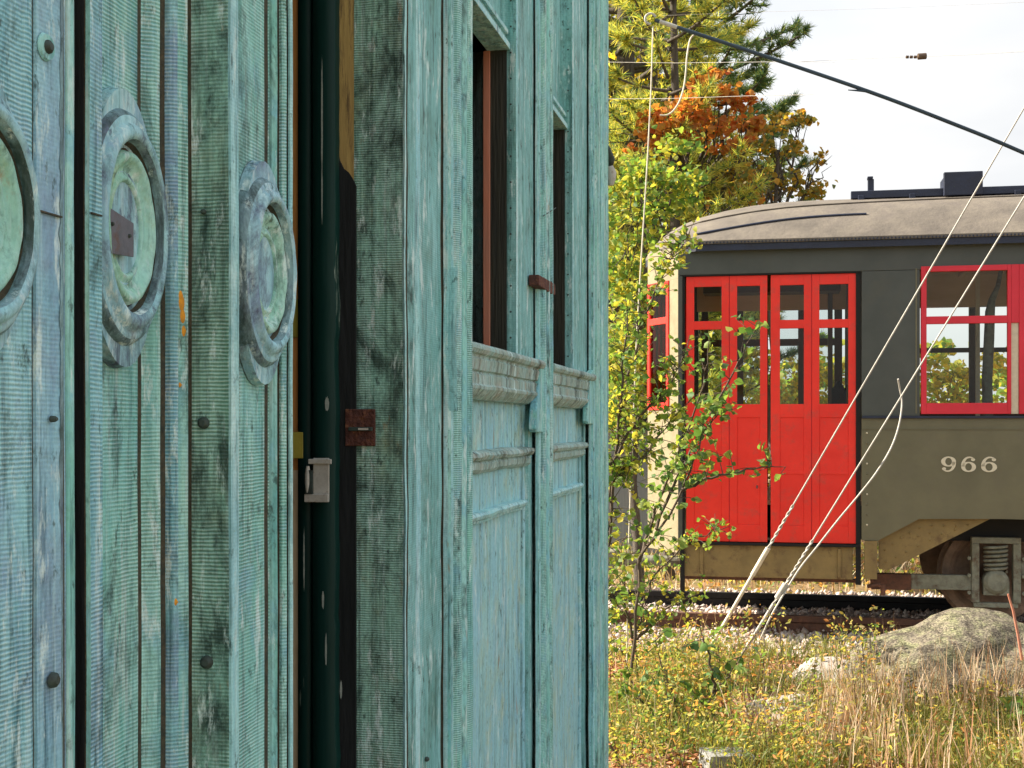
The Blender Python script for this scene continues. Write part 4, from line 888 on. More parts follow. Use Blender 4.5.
# trucks
def truck(x0):
    wr = .40; wz = ZR + wr
    mb = MB(); yt = .30
    # equaliser bar, pedestal, side frame
    bx(mb, x0 - .66, x0 - .16, czs(950, 590, yt), czs(950, 575, yt), yt, yt + .06)
    bx(mb, x0 - .19, x0 - .13, wz - .22, wz + .26, yt - .02, yt + .06); bx(mb, x0 + .13, x0 + .19, wz - .22, wz + .26, yt - .02, yt + .06)
    bx(mb, x0 - .19, x0 + .19, wz + .26, wz + .31, yt - .02, yt + .06); bx(mb, x0 - .17, x0 + .17, wz - .26, wz - .22, yt - .01, yt + .05)
    bx(mb, x0 + .19, x0 + 1.31, wz - .02, wz + .12, yt, yt + .05)
    bx(mb, x0 + 1.31, x0 + 1.37, wz - .22, wz + .26, yt - .02, yt + .06); bx(mb, x0 + 1.63, x0 + 1.69, wz - .22, wz + .26, yt - .02, yt + .06); bx(mb, x0 + 1.31, x0 + 1.69, wz + .26, wz + .31, yt - .02, yt + .06)
    for s in (-1, 1):
        for zz in (-.14, 0, .14): p = Vector((x0 + s * .21, yt - .005, wz + zz)); mb.tube([p, p - Vector((0, .03, 0))], .016, 6)
    tf = cpart(mb, 'truck_frame', M['iron'], .006)
    mb = MB(); bx(mb, x0 - .98, x0 - .66, czs(905, 590, yt), czs(905, 574, yt), yt - .01, yt + .07); cpart(mb, 'truck_end_bar', M['rustiron'], .006, parent=tf)
    for k in (0, 1.5):
        mb = MB(); cx_ = x0 + k
        pr = [Vector((cx_ + .085 * math.cos(t), yt + .015 + .05 * math.sin(t), wz + .03 + .21 * t / (2 * PI * 6))) for t in [2 * PI * 6 * i / 120 for i in range(121)]]
        mb.tube(pr, .013, 6); cpart(mb, 'coil_spring', M['iron'], parent=tf)
        mb = MB(); mb.tube([Vector((cx_, yt + .06, wz - .05)), Vector((cx_, yt - .03, wz - .05)), Vector((cx_, yt - .05, wz - .05))], [.105, .10, .07], 20); bx(mb, cx_ - .10, cx_ + .10, wz - .16, wz - .04, yt - .02, yt + .06); cpart(mb, 'journal_box', M['iron'], .006, parent=tf)
        for yy, sg in ((YN, 1), (YF, -1)):
            mb = MB(); n = 56
            prof = [(0, .07), (.09, .07), (.10, .02), (.14, .01), (.29, -.01), (.315, -.03), (.345, -.045), (.40, -.045), (.40, .05), (.425, .06), (.425, .08), (.35, .09), (.1, .09), (0, .09)]
            rws = [[Vector((cx_ + r * math.cos(2 * PI * j / n), yy + sg * (d - .01), wz + r * math.sin(2 * PI * j / n))) for j in range(n)] for r, d in prof]
            mb.strip(rws, 0, False, True); cpart(mb, 'wheel', M['wheel'], parent=tf, fix=True)
        mb = MB(); mb.tube([Vector((cx_, YN, wz)), Vector((cx_, YF, wz))], .06, 12); cpart(mb, 'axle', M['iron'], parent=tf)
truck(cxs(996, .3)); truck(5.0)
# bottom stuff: brake gear lumps, coupler
mb = MB(); mb.tube([Vector((cxs(868), .1, czs(868, 588))), Vector((cxs(880), .1, czs(880, 586))), Vector((cxs(886), .1, czs(886, 592)))], .016, 8); mb.tube([Vector((cxs(884), .1, czs(884, 586))), Vector((cxs(884), .1, czs(884, 597)))], .02, 8)
cpart(mb, 'brake_rod', M['rustiron'])
mb = MB(); mb.tube([Vector((XL - .7, WD / 2, .55)), Vector((XL + .5, WD / 2, .55))], .05, 8); bx(mb, XL - .9, XL - .65, .46, .64, WD / 2 - .12, WD / 2 + .12); cpart(mb, 'coupler', M['iron'], .01)
# ------------------------------------------------------------------ wires
def wirething(name, pts, r, m, label, cat, n=8):
    mb = MB(); mb.tube(pts, r, n); o = mb.build(name, m, origin=pts[0]); return tag(o, label, cat)
def smooth(P, k=5):
    P = [Vector(p) for p in P]; Q = [P[0]] + P + [P[-1]]; out = []
    for i in range(1, len(Q) - 2):
        for j in range(k):
            t = j / k; a, b, c, d = Q[i - 1:i + 3]
            out.append(.5 * ((2 * b) + (c - a) * t + (2 * a - 5 * b + 4 * c - d) * t * t + (3 * b - a - 3 * c + d) * t ** 3))
    return out + [P[-1]]
def lerp(a, b, t): return a + (b - a) * t
def twist(mb, a, b, r0, r1, turns, n=70):
    a, b = Vector(a), Vector(b); d = (b - a).normalized(); u = d.orthogonal().normalized(); v = d.cross(u)
    for ph in (0, PI): mb.tube([lerp(a, b, i / n) + (u * math.cos(2 * PI * turns * i / n + ph) + v * math.sin(2 * PI * turns * i / n + ph)) * r0 for i in range(n + 1)], r1, 6)
gA0, gA1 = px(702, 662, 9.75), px(1110, -40, 8.3)
def onA(y): 
    lo, hi = 0.0, 1.0
    for _ in range(40):
        md = (lo + hi) / 2; p = lerp(gA0, gA1, md); yy = HZ - (p.z - EYE) * F / p.y
        if yy > y: lo = md
        else: hi = md
    return lerp(gA0, gA1, lo)
ga = thing('guy_wire', (gA0.x, gA0.y, 0), 'taut pale guy wire passing in front of the red doors, twisted near its foot', 'guy wire')
def gp(mb, name, parent, base, m): o = mb.build(name, m, parent); o.data.transform(Matrix.Translation(-base)); return o
b0 = Vector((gA0.x, gA0.y, 0))
mb = MB(); mb.tube([onA(512), gA1], .0058, 8); gp(mb, 'wire_strand', ga, b0, M['wire'])
mb = MB(); twist(mb, onA(585), onA(505), .006, .006, 6); gp(mb, 'twisted_end', ga, b0, M['wire'])
mb = MB(); mb.tube([gA0 - (gA1 - gA0).normalized() * .3, onA(572)], .014, 8); mb.tube([onA(575), onA(548)], .019, 8); gp(mb, 'anchor_rod', ga, b0, M['whitewire'])
gB0, gB1 = px(742, 655, 9.3), px(1130, 25, 8.3)
gbt = thing('guy_wire', (gB0.x, gB0.y, 0), 'second guy wire to the right, crossing the side window of the streetcar', 'guy wire')
b0 = Vector((gB0.x, gB0.y, 0)); 
def onB(t): return lerp(gB0, gB1, t)
mb = MB(); mb.tube([onB(.12), onB(1)], .0058, 8); gp(mb, 'wire_strand', gbt, b0, M['wire'])
mb = MB(); twist(mb, onB(.05), onB(.20), .006, .0055, 7); gp(mb, 'twisted_end', gbt, b0, M['wire'])
mb = MB(); mb.tube([onB(-.03), onB(.09)], .012, 8); mb.tube([onB(.10), onB(.125)], .022, 8); gp(mb, 'anchor_rod', gbt, b0, M['wire'])
Z = 9.2
cur = [(898, 379), (900, 390), (902, 403), (899, 425), (891, 448), (876, 473), (858, 496), (838, 520), (816, 548), (800, 568), (785, 592), (770, 618), (758, 645)]
wirething('loose_wire', smooth([px(a, b, Z + .05 * math.sin(i)) for i, (a, b) in enumerate(cur)]), .0065, M['wire'], 'loose curled wire end bowing out beside the second guy wire', 'wire')
# dark cable with insulator
c0, c1 = px(655, 20, 8.6), px(1200, 222, 8.2)
cb = thing('overhead_cable', c0, 'thick dark cable sloping down across the bright sky with a ring insulator', 'cable')
mid = smooth([c0] + [px(a, b, z) for a, b, z in ((760, 54.5, 8.5), (870, 92, 8.4), (950, 122.5, 8.35), (1024, 153, 8.3), (1200, 232, 8.2))])
mb = MB(); mb.tube(mid, .013, 8); gp(mb, 'cable_run', cb, c0, M['cable'])
mb = MB(); mb.tube([px(848, 90, 8.4), px(864, 91, 8.4), px(877, 94, 8.4)], [.003, .008, .004], 6); gp(mb, 'cable_tie', cb, c0, M['cable'])
mb = MB(); mb.tube([c0 + Vector((-.03 + .035 * math.cos(t), 0, .008 + .035 * math.sin(t))) for t in [math.radians(20 + 15 * i) for i in range(18)]], .008, 8); gp(mb, 'ring_insulator', cb, c0, M['whitemetal'])
mb = MB(); mb.tube([mid[0], mid[1], mid[2]], [.012, .015, .010], 8); gp(mb, 'cable_clamp', cb, c0, M['whitemetal'])
wirething('hanging_wire', [px(653, 26, 8.6), px(651, 90, 8.6), px(648, 150, 8.6), px(645, 200, 8.6), px(641, 262, 8.6), px(637, 330, 8.6), px(632, 450, 8.6), px(628, 560, 8.6), px(626, 740, 8.6)], .0045, M['whitewire'], 'thin pale wire hanging straight down from the ring insulator', 'wire')
q = [(687, 56), (686, 70), (684, 86), (680, 100), (674, 110), (667, 115), (660, 115)]
q2 = [(687, 56), (693, 30), (700, 33)]
wirething('curled_wire', smooth([px(a, b, 8.6) for a, b in q[::-1]] + [px(690, 40, 8.6), px(694, 34.8, 8.6)]), .0055, M['whitewire'], 'short pale wire hook curling below the dark cable', 'wire')
def catenary(a, b, r, label, ins=None, Z=14):
    p0, p1 = px(*a, Z), px(*b, Z - 1.5); d = p1 - p0
    t = thing('trolley_wire', p0, label, 'wire'); mb = MB(); mb.tube([p0 - d * .6, p0, lerp(p0, p1, .5) - Vector((0, 0, .01)), p1, p1 + d * .4], r, 6); gp(mb, 'wire_strand', t, p0, M['wire'])
    return t, p0, p1
catenary((600, 62), (760, 62), .0022, 'upper thin pale overhead wire crossing the yellow pine')
catenary((600, 99), (745, 96), .0022, 'lower thin pale overhead wire crossing the orange maple')
t, p0, p1 = catenary((760, 12), (1030, 2), .0012, 'very faint overhead wire near the top of the sky')
t, p0, p1 = catenary((880, 58), (1050, 50), .0022, 'faint overhead wire in the sky carrying a small brown insulator')
mb = MB()
for a in (906, 910, 914): mb.tube([px(a, 57, 13.4), px(a + 2.6, 57, 13.4)], .016, 8)
mb.tube([px(918, 56.6, 13.4), px(926, 56, 13.4)], .033, 8); gp(mb, 'wire_insulator', t, p0, M['dkbrown'])

# ------------------------------------------------------------------ rocks
def rock(name, p, r, m, label, seed, group=None, nz=.18, cat='boulder'):
    import bmesh
    bm = bmesh.new(); bmesh.ops.create_icosphere(bm, subdivisions=5, radius=1)
    for v in bm.verts:
        c = v.co.copy(); k = 1 + nz * mnoise.noise(c * 1.1 + Vector((seed, 0, 0))) * 1.6 + nz * .45 * mnoise.noise(c * 3.1 + Vector((0, seed, 0))) + nz * .16 * mnoise.noise(c * 9 + Vector((0, 0, seed)))
        v.co = Vector((c.x * r[0], c.y * r[1], c.z * r[2])) * k
    me = bpy.data.meshes.new(name); bm.to_mesh(me); bm.free()
    for f in me.polygons: f.use_smooth = True
    me.materials.append(m); o = bpy.data.objects.new(name, me); COL.objects.link(o); o.location = p
    return tag(o, label, cat, group)
gz = lambda x, y, Z: px(x, y, Z)
def onground(x, Z, z=0): p = px(x, HZ, Z); return Vector((p.x, p.y, z))
rock('boulder', onground(972, 8.5, .12), (.74, .5, .45), M['rock'], 'large rounded lichen-covered boulder below the streetcar wheel', 3.3)
rock('boulder', onground(826, 8.9, .04), (.26, .2, .16), M['rockpale'], 'small bright boulder at the left foot of the large boulder', 8.1)
rock('boulder', onground(788, 7.9, .0), (.24, .2, .16), M['rockpale'], 'pale boulder half hidden by dry stems left of the large boulder', 12.4)
rock('boulder', onground(1035, 7.9, .05), (.22, .2, .16), M['rock'], 'low grey boulder at the right edge of the picture', 17.4)
import bmesh
bm = bmesh.new(); bmesh.ops.create_cube(bm, size=1)
bmesh.ops.subdivide_edges(bm, edges=bm.edges, cuts=7, use_grid_fill=True)
for v in bm.verts:
    e_ = Vector((v.co.x * .245, v.co.y * .2, v.co.z * .24)); k = sum(abs(c) > .45 for c in v.co)
    e_ *= (1 - .03 * (k >= 2) - .03 * (k >= 3)); v.co = e_ + Vector((mnoise.noise(e_ * 20), mnoise.noise(e_ * 20 + Vector((5, 0, 0))), mnoise.noise(e_ * 20 + Vector((0, 5, 0))))) * .006
me = bpy.data.meshes.new('concrete_block'); bm.to_mesh(me); bm.free(); me.materials.append(M['concrete'])
o = bpy.data.objects.new('concrete_block', me); COL.objects.link(o); o.location = onground(726, 6.7, .0); o.rotation_euler = (0, .03, .15); tag(o, 'small grey concrete block in the weeds at the bottom edge', 'block')

# ------------------------------------------------------------------ vegetation
G1, G2, G3 = (0.05, 0.13, 0.03), (0.10, 0.20, 0.04), (0.17, 0.25, 0.05)
Y1, Y2, O1, R1_ = (0.50, 0.38, 0.04), (0.42, 0.26, 0.04), (0.50, 0.20, 0.05), (0.45, 0.09, 0.03)
M['l_green'] = leafmat('green_leaves', ((.06, .14, .05), (.10, .20, .06), (.15, .27, .08), (.32, .36, .08), (.09, .16, .09)), .45)
M['l_mix'] = leafmat('mixed_leaves', ((.08, .16, .05), (.14, .26, .06), (.24, .34, .07), (.52, .46, .08), (.16, .24, .08)), .5)
M['l_dark'] = leafmat('dark_green_leaves', ((.03, .07, .03), (.05, .10, .04), (.08, .13, .06)), .35)
M['l_orange'] = leafmat('orange_leaves', (R1_, O1, (.55, .28, .08), (.42, .16, .05), (.35, .22, .05)), .5)
M['l_birch'] = leafmat('birch_leaves', ((.10, .16, .05), (.40, .30, .06), (.55, .30, .05), (.12, .16, .07), (.45, .38, .10)), .5)
M['l_yellow'] = leafmat('yellow_leaves', ((.62, .48, .06), (.55, .36, .05), (.40, .38, .06), (.20, .24, .05), (.65, .54, .16)), .68)
M['n_yellow'] = leafmat('yellow_needles', ((.34, .40, .09), (.68, .60, .14), (.22, .34, .09), (.74, .64, .18), (.10, .20, .09), (.12, .22, .12)), .5)
M['n_green'] = leafmat('green_needles', ((.06, .13, .09), (.10, .19, .12), (.18, .27, .12), (.32, .34, .10)), .4)

def clumpleaves(clumps, size, sub=26, aspect=.75):
    """clumps: (px, py, Z, rx, ry(rz), n) -> leaf centres, gathered in sprays inside each clump"""
    out = []
    for (x, y, Z, rx, rz, n) in clumps:
        c = np.array(px(x, y, Z)); k = max(3, n // sub)
        sc = rng.normal(size=(k, 3)); sc = unit(sc) * rng.uniform(.25, 1.0, (k, 1)) ** .6 * np.array([rx, rx, rz])
        idx = rng.integers(0, k, n); out.append(c + sc[idx] + rng.normal(size=(n, 3)) * np.array([.17, .17, .09]) * min(1.3, rx * 1.2))
    C = np.concatenate(out); return leaf_verts(C, rng.uniform(size * .7, size * 1.25, len(C)), aspect=aspect)
def limb_curve(a, b, sag=.15, n=7):
    return [lerp(a, b, i / n) + Vector((random.uniform(-1, 1), random.uniform(-1, 1), random.uniform(-.3, 1))) * sag * math.sin(PI * i / n) for i in range(n + 1)]
def tree(name, base, top, r, clumps, m, size, label, cat='tree', group=None, sub=26, bark=None):
    t = thing(name, base, label, cat, group); b = Vector(base); mb = MB(); tp = Vector(top)
    tr = limb_curve(b, tp, .12, 8); mb.tube(tr, [r * (1 - .75 * i / 8) for i in range(9)], 9)
    for (x, y, Z, rx, rz, n) in clumps:
        c = px(x, y, Z); k = min(8, max(1, int((c.z - b.z) / max(.5, tp.z - b.z) * 8 * .8))); s_ = tr[min(8, k)]
        if s_.z > c.z: s_ = tr[max(0, k - 2)]
        mb.tube(limb_curve(s_, c, .12), [r * .38, r * .34, r * .3, r * .26, r * .22, r * .17, r * .12, r * .06], 6)
        for q in range(5):
            e_ = c + Vector((random.uniform(-1, 1) * rx, random.uniform(-1, 1) * rx, random.uniform(-.8, 1) * rz)) * .9
            mb.tube(limb_curve(lerp(s_, c, random.uniform(.5, 1)), e_, .05, 4), [r * .14, r * .11, r * .09, r * .06, r * .03], 5)
    o = mb.build('trunk', bark or M['bark'], t); o.data.transform(Matrix.Translation(-b))
    V, k, fl = clumpleaves(clumps, size, sub); cr = np_mesh('crown', V - np.array(b), k, fl, m, t)
    return t
def pine(base, H_, r, reach, z0, m, label, tufts=9, seed=1, name='pine_tree', needle=.12, nw=.012, per=12, lo=.15, group=None):
    rd = random.Random(seed); t = thing(name, base, label, 'tree', group); b = Vector(base); mb = MB(); C = []; D = []
    mb.tube([b, b + Vector((.1, 0, H_ * .5)), b + Vector((0, .1, H_))], [r, r * .6, r * .08], 9)
    z = z0
    while z < H_ - .3:
        f = 1 - (z - z0) / (H_ - z0); ln = reach * (lo + (1 - lo) * f ** .75) * rd.uniform(.75, 1.1); nb = rd.randint(5, 7); ph = rd.uniform(0, 6)
        for k in range(nb):
            a = ph + 2 * PI * k / nb + rd.uniform(-.3, .3); l2 = ln * rd.uniform(.65, 1.15); d = Vector((math.cos(a), math.sin(a), 0)); s_ = b + Vector((0, 0, z + rd.uniform(-.15, .15)))
            P = [s_ + d * l2 * q + Vector((0, 0, l2 * (.10 * q + .22 * q * q - .02) )) for q in (0, .2, .4, .6, .8, 1)]
            mb.tube(P, [r * .22 * (1 - .8 * q) + .004 for q in (0, .2, .4, .6, .8, 1)], 5)
            nt_ = int(tufts * l2) + 4
            for i in range(nt_):
                q = rd.uniform(.28, 1) ** .8; c = P[0].lerp(P[-1], q); c.z = s_.z + l2 * (.10 * q + .22 * q * q - .02)
                side_ = d.cross(Vector((0, 0, 1))) * rd.choice((-1, 1)); w_ = l2 * .38 * (1.15 - q) * rd.uniform(.1, 1)
                e_ = c + side_ * w_ + d * w_ * .5 + Vector((0, 0, rd.uniform(-.02, .10)))
                if w_ > .12: mb.tube([c, e_], [.008, .004], 4, cap=False)
                for u in range(3): C.append(c.lerp(e_, .5 + .25 * u)); D.append((side_ * .5 + d * .6 + Vector((0, 0, .35))).normalized())
        z += rd.uniform(.32, .5)
    o = mb.build('trunk', M['bark'], t); o.data.transform(Matrix.Translation(-b))
    V, k, fl = needle_verts(np.array([tuple(c) for c in C]), np.array([tuple(c) for c in D]), needle, nw, per, .75); np_mesh('crown', V - np.array(b), k, fl, m, t)
    return t
og = lambda x, Z: tuple(onground(x, Z))
pine(og(618, 17), 13, .20, 2.3, 1.9, M['n_yellow'], 'tall yellowing pine rising beside the corner of the copper building', tufts=17, seed=3, needle=.15, nw=.015, per=12)
pine(og(692, 21), 13, .20, 2.45, 2.6, M['n_green'], 'dark green pine whose boughs reach right against the sky', tufts=14, seed=8, needle=.16, nw=.018, per=13, lo=.3)
pine(og(668, 15.2), 10, .09, 1.25, 2.0, M['n_yellow'], 'slender sunlit yellow-green pine with a thin trunk behind the hanging wire', tufts=15, seed=21, needle=.14, nw=.013, per=12, lo=.5)
pine(og(560, 24), 15, .22, 3.6, 1.5, M['n_green'], 'farther green pine mostly hidden behind the copper building', tufts=14, seed=12, needle=.17, nw=.022, per=10)
tree('maple_tree', og(690, 16), px(700, 90, 16), .10,
     [(708, 86, 14.6, .30, .14, 230), (675, 108, 14.6, .34, .16, 220), (728, 100, 14.7, .3, .16, 240), (662, 128, 14.6, .3, .16, 200), (705, 128, 14.7, .42, .18, 280), (750, 122, 14.7, .22, .10, 90), (735, 145, 14.7, .3, .12, 130), (645, 150, 14.6, .2, .1, 80), (645, 205, 15.8, .4, .2, 120), (715, 192, 16.2, .6, .2, 320), (740, 182, 16.2, .4, .15, 160)],
     M['l_orange'], .085, 'orange and red leaved maple in front of the pines')
tree('birch_tree', og(770, 15), px(778, 150, 15), .07,
     [(772, 122, 15, .30, .14, 130), (800, 122, 15, .24, .12, 90), (748, 150, 15, .34, .16, 150), (785, 150, 15, .3, .13, 130), (765, 180, 15, .5, .14, 260), (808, 190, 15.1, .32, .08, 110), (735, 178, 15, .3, .16, 130), (820, 160, 15, .2, .07, 40)],
     M['l_birch'], .075, 'small birch with yellow and green leaves standing just above the streetcar roof')
tree('yellow_tree', og(655, 19), px(655, 30, 19), .12, [(640, 20, 19, .7, .3, 260), (622, 70, 19, .6, .3, 260), (620, 120, 19, .6, .3, 260), (650, 165, 19, .8, .3, 300), (615, -20, 19, .9, .5, 300)],
     M['l_yellow'], .09, 'bright yellow leaved tree behind the hanging wire at the corner of the building')
tree('young_tree', og(640, 13.6), px(640, 170, 13.6), .06,
     [(630, 190, 13.6, .5, .4, 500), (660, 165, 13.6, .45, .3, 360), (625, 250, 13.4, .45, .45, 620), (640, 310, 13.6, .4, .4, 560), (620, 350, 13.4, .4, .4, 560), (628, 410, 13.5, .4, .35, 400), (672, 195, 13.7, .4, .2, 300)],
     M['l_mix'], .075, 'green leaved young tree between the copper building and the streetcar')
# shrubs beyond the streetcar
k = 0
random.seed(5)
for x, Z, h in ((560, 19, 3.5), (640, 22, 3.4), (690, 21, 3.0), (745, 20, 3.2), (800, 22, 3.2), (850, 20, 3.0), (900, 21, 3.3), (955, 20, 3.1), (1010, 22, 3.3), (1070, 20, 2.6), (1130, 21, 3.0), (1200, 20, 2.7)):
    zc2 = HZ - (h * .55 - EYE) * F / Z
    cl = [(x + random.uniform(-30, 30), zc2 + random.uniform(-35, 45), Z + random.uniform(-.5, .5), .75, .5, 420) for _ in range(5)] + [(x, HZ - (h * .85 - EYE) * F / Z, Z, .6, .35, 300)]
    m_, lb = ((M['l_yellow'], 'golden yellow shrub beyond the track seen through the streetcar windows'), (M['l_mix'], 'green and yellow shrub beyond the track behind the streetcar'))[k % 4 == 2]
    tree('shrub', og(x, Z), px(x, HZ - (h * .5 - EYE) * F / Z, Z), .04, cl, m_, .10, lb, 'shrub', 'shrubs beyond the track', sub=20); k += 1
# far woodland closing the horizon
C = []
for i in range(260):
    a = rng.uniform(-1.2, 1.0); Z = rng.uniform(48, 70); C.append((512 + a * F, HZ - rng.uniform(-1.5, 2.6) * F / Z, Z, 2.2, 1.3, 130))
V, kk, fl = clumpleaves(C, .45, 12); o = np_mesh('distant_woodland', V, kk, fl, M['l_mix']); tag(o, 'far strip of mixed woodland on the horizon', 'woodland', kind='stuff')

# sapling with aspen-like leaves in front of the streetcar end
def sapling(base, stems, m, leaf, per, label, jz=.35, r=.011, group=None):
    b = Vector(base); t = thing('sapling', base, label, 'sapling', group); mb = MB(); C = []
    for path in stems:
        pts = [px(*p) for p in path]; P = []
        for i in range(len(pts) - 1):
            for q in range(6): P.append(lerp(pts[i], pts[i + 1], q / 6) + Vector((random.uniform(-1, 1), random.uniform(-1, 1), random.uniform(-1, 1))) * .012)
        P.append(pts[-1]); n = len(P); mb.tube(P, [r * (1 - .8 * i / (n - 1)) for i in range(n)], 6)
        L_ = sum((P[i + 1] - P[i]).length for i in range(n - 1))
        for _ in range(int(per * L_)):
            f = random.uniform(.12, 1) ; i = min(n - 2, int(f * (n - 1))); c = P[i].lerp(P[i + 1], random.random()); l_ = random.uniform(.04, .30) * (1.1 - f * .6)
            d = Vector((random.uniform(-1, 1), random.uniform(-1, 1), random.uniform(-.5, .9))).normalized(); e_ = c + d * l_
            if l_ > .10: mb.tube([c, c.lerp(e_, .5) + Vector((0, 0, .01)), e_], [.0035, .0025, .0015], 4, cap=False)
            for _k in range(1 + int(l_ * 16)): C.append(tuple(c.lerp(e_, random.uniform(.4, 1.05)) + Vector((random.uniform(-1, 1), random.uniform(-1, 1), random.uniform(-1, .4))) * .022))
    o = mb.build('stem', M['stem'], t); o.data.transform(Matrix.Translation(-b))
    C = np.array(C); V, k, fl = leaf_verts(C, rng.uniform(leaf * .55, leaf * 1.2, len(C)), .35, .85); np_mesh('foliage', V - np.array(b), k, fl, m, t)
Z = 8.0
sapling(og(628, Z), [((628, 715, Z), (640, 560, Z), (683, 490, Z), (705, 430, Z), (727, 402, Z - .1)), ((640, 560, Z), (660, 500, Z + .2), (700, 395, Z), (712, 330, Z)), ((683, 490, Z), (720, 474, Z - .1), (760, 468, Z - .1), (786, 467, Z - .1)),
    ((655, 530, Z), (690, 450, Z + .2), (735, 370, Z + .2), (760, 320, Z + .2))], M['l_green'], .060, 30, 'leafy sapling with thin branches spread across the left red door')
sapling(og(590, 7.6), [((600, 740, 7.6), (604, 600, 7.6), (612, 480, 7.6), (640, 460, 7.6), (690, 400, 7.7)), ((606, 470, 7.6), (640, 415, 7.6), (668, 390, 7.6), (690, 335, 7.6)), ((604, 560, 7.6), (620, 420, 7.8), (640, 330, 7.8), (668, 260, 7.8), (690, 232, 7.8)), ((610, 500, 7.6), (622, 380, 7.6), (628, 300, 7.6))],
    M['l_mix'], .044, 95, 'yellow-green sapling growing close to the corner of the copper building')
Z = 7.6
sapling(og(680, Z), [((690, 745, Z), (697, 722, Z), (715, 692, Z), (731, 674, Z), (755, 636, Z)), ((715, 692, Z), (708, 650, Z), (700, 625, Z)), ((690, 740, Z), (670, 690, Z), (655, 640, Z)), ((690, 745, Z), (640, 700, Z), (625, 660, Z))],
    M['l_green'], .075, 18, 'low broad-leaved sapling with a dark leaning stem below the guy wires')
sapling(og(640, 8.6), [((640, 700, 8.6), (635, 640, 8.6), (650, 580, 8.6), (690, 540, 8.6), (720, 530, 8.6)), ((635, 640, 8.6), (665, 610, 8.6), (705, 590, 8.6)), ((635, 650, 8.6), (625, 600, 8.6), (622, 540, 8.6))],
    M['l_mix'], .042, 75, 'bushy sapling in front of the track at the foot of the streetcar end')
Z = 7.3
sapling(og(1030, Z), [((1050, 760, Z), (1040, 720, Z), (1018, 692, Z)), ((1045, 740, Z), (1030, 730, Z), (1020, 722, Z))], M['l_green'], .12, 14, 'glossy green leafed shoot at the right edge of the picture')
# bare twig and broken stalk
wirething('bare_twig', [px(1022, 660, 8.1), px(1018, 635, 8.1), px(1013, 610, 8.1), px(1008, 594, 8.1)], [.010, .009, .008, .006], M['pink'], 'pale pink bare twig sticking up before the streetcar wheel', 'twig')
wirething('fallen_twig', [px(890, 740, 7.2), px(915, 735, 7.2), px(950, 741, 7.3), px(990, 748, 7.3), px(1020, 742, 7.3)], .006, M['whitewire'], 'long pale dead stalk lying across the grass at the bottom right', 'twig')
wirething('leaning_stick', [px(604, 735, 6.6), px(612, 748, 6.6), px(622, 768, 6.6), px(630, 790, 6.6)], .006, M['stem'], 'dark thin stick leaning at the foot of the building corner', 'twig')

# ground plants
def field(n, x0, x1, z0, z1):
    Zs = np.sqrt(rng.uniform(z0 ** 2, z1 ** 2, n)); X = (rng.uniform(x0, x1, n) - 512) / F * Zs
    return np.stack([X, Zs, ghn(np.stack([X, Zs], 1))], 1)
def clump_filter(P, sc, thr, seed=0):
    v = np.array([mnoise.noise(Vector((p[0] * sc + seed, p[1] * sc, seed))) for p in P]); return P[v > thr]
M['straw'] = leafmat('straw', ((.55, .45, .32), (.34, .20, .12), (.66, .56, .44), (.40, .20, .11), (.60, .52, .40)), .25)
M['gr'] = leafmat('green_grass', ((.10, .15, .04), (.18, .22, .06), (.30, .28, .08), (.08, .12, .04), (.36, .30, .11)), .4)
M['litter'] = leafmat('fallen_leaves', ((.50, .20, .10), (.34, .13, .07), (.58, .36, .16), (.26, .10, .06), (.52, .28, .20), (.60, .46, .30), (.5, .15, .07)), .2)
M['weed'] = leafmat('low_weeds', ((.14, .24, .06), (.30, .36, .09), (.60, .50, .14), (.10, .18, .06), (.60, .28, .11), (.50, .40, .14), (.42, .40, .14), (.12, .24, .07), (.56, .44, .26)), .5)
P = field(30000, 590, 1120, 6.2, 10.35); P[:, 2] += rng.uniform(0, .03, len(P)); V, k, fl = leaf_verts(P, rng.uniform(.025, .065, len(P)), 0, .7)
V[:, :, 2] = P[:, None, 2] + (V[:, :, 2] - P[:, None, 2]) * .45 + .008
tag(np_mesh('leaf_litter', V, k, fl, M['litter']), 'orange and brown fallen leaves covering the ground', 'leaf litter', kind='stuff')
P = clump_filter(field(24000, 600, 1120, 6.2, 10.1), .9, -.12, 4); n = len(P); V, k, fl = blade_verts(P, rng.uniform(.06, .24, n), rng.uniform(.1, .8, n), rng.uniform(.004, .009, n))
tag(np_mesh('grass', V, k, fl, M['gr']), 'short green and yellowing grass among the weeds', 'grass', kind='stuff')
P = np.concatenate([clump_filter(field(900, 820, 1110, 7.6, 8.15), 2.2, .0, 5), clump_filter(field(1700, 740, 1110, 6.4, 8.4), 1.9, .05, 9), clump_filter(field(900, 610, 1100, 6.4, 9.8), 1.2, .1, 2)]); n = len(P)
V, k, fl = blade_verts(P, rng.uniform(.18, .55, n), rng.uniform(.02, .45, n), rng.uniform(.004, .010, n))
tag(np_mesh('dry_grass', V, k, fl, M['straw']), 'tall dry straw-coloured grass stalks around the boulders', 'dry grass', kind='stuff')
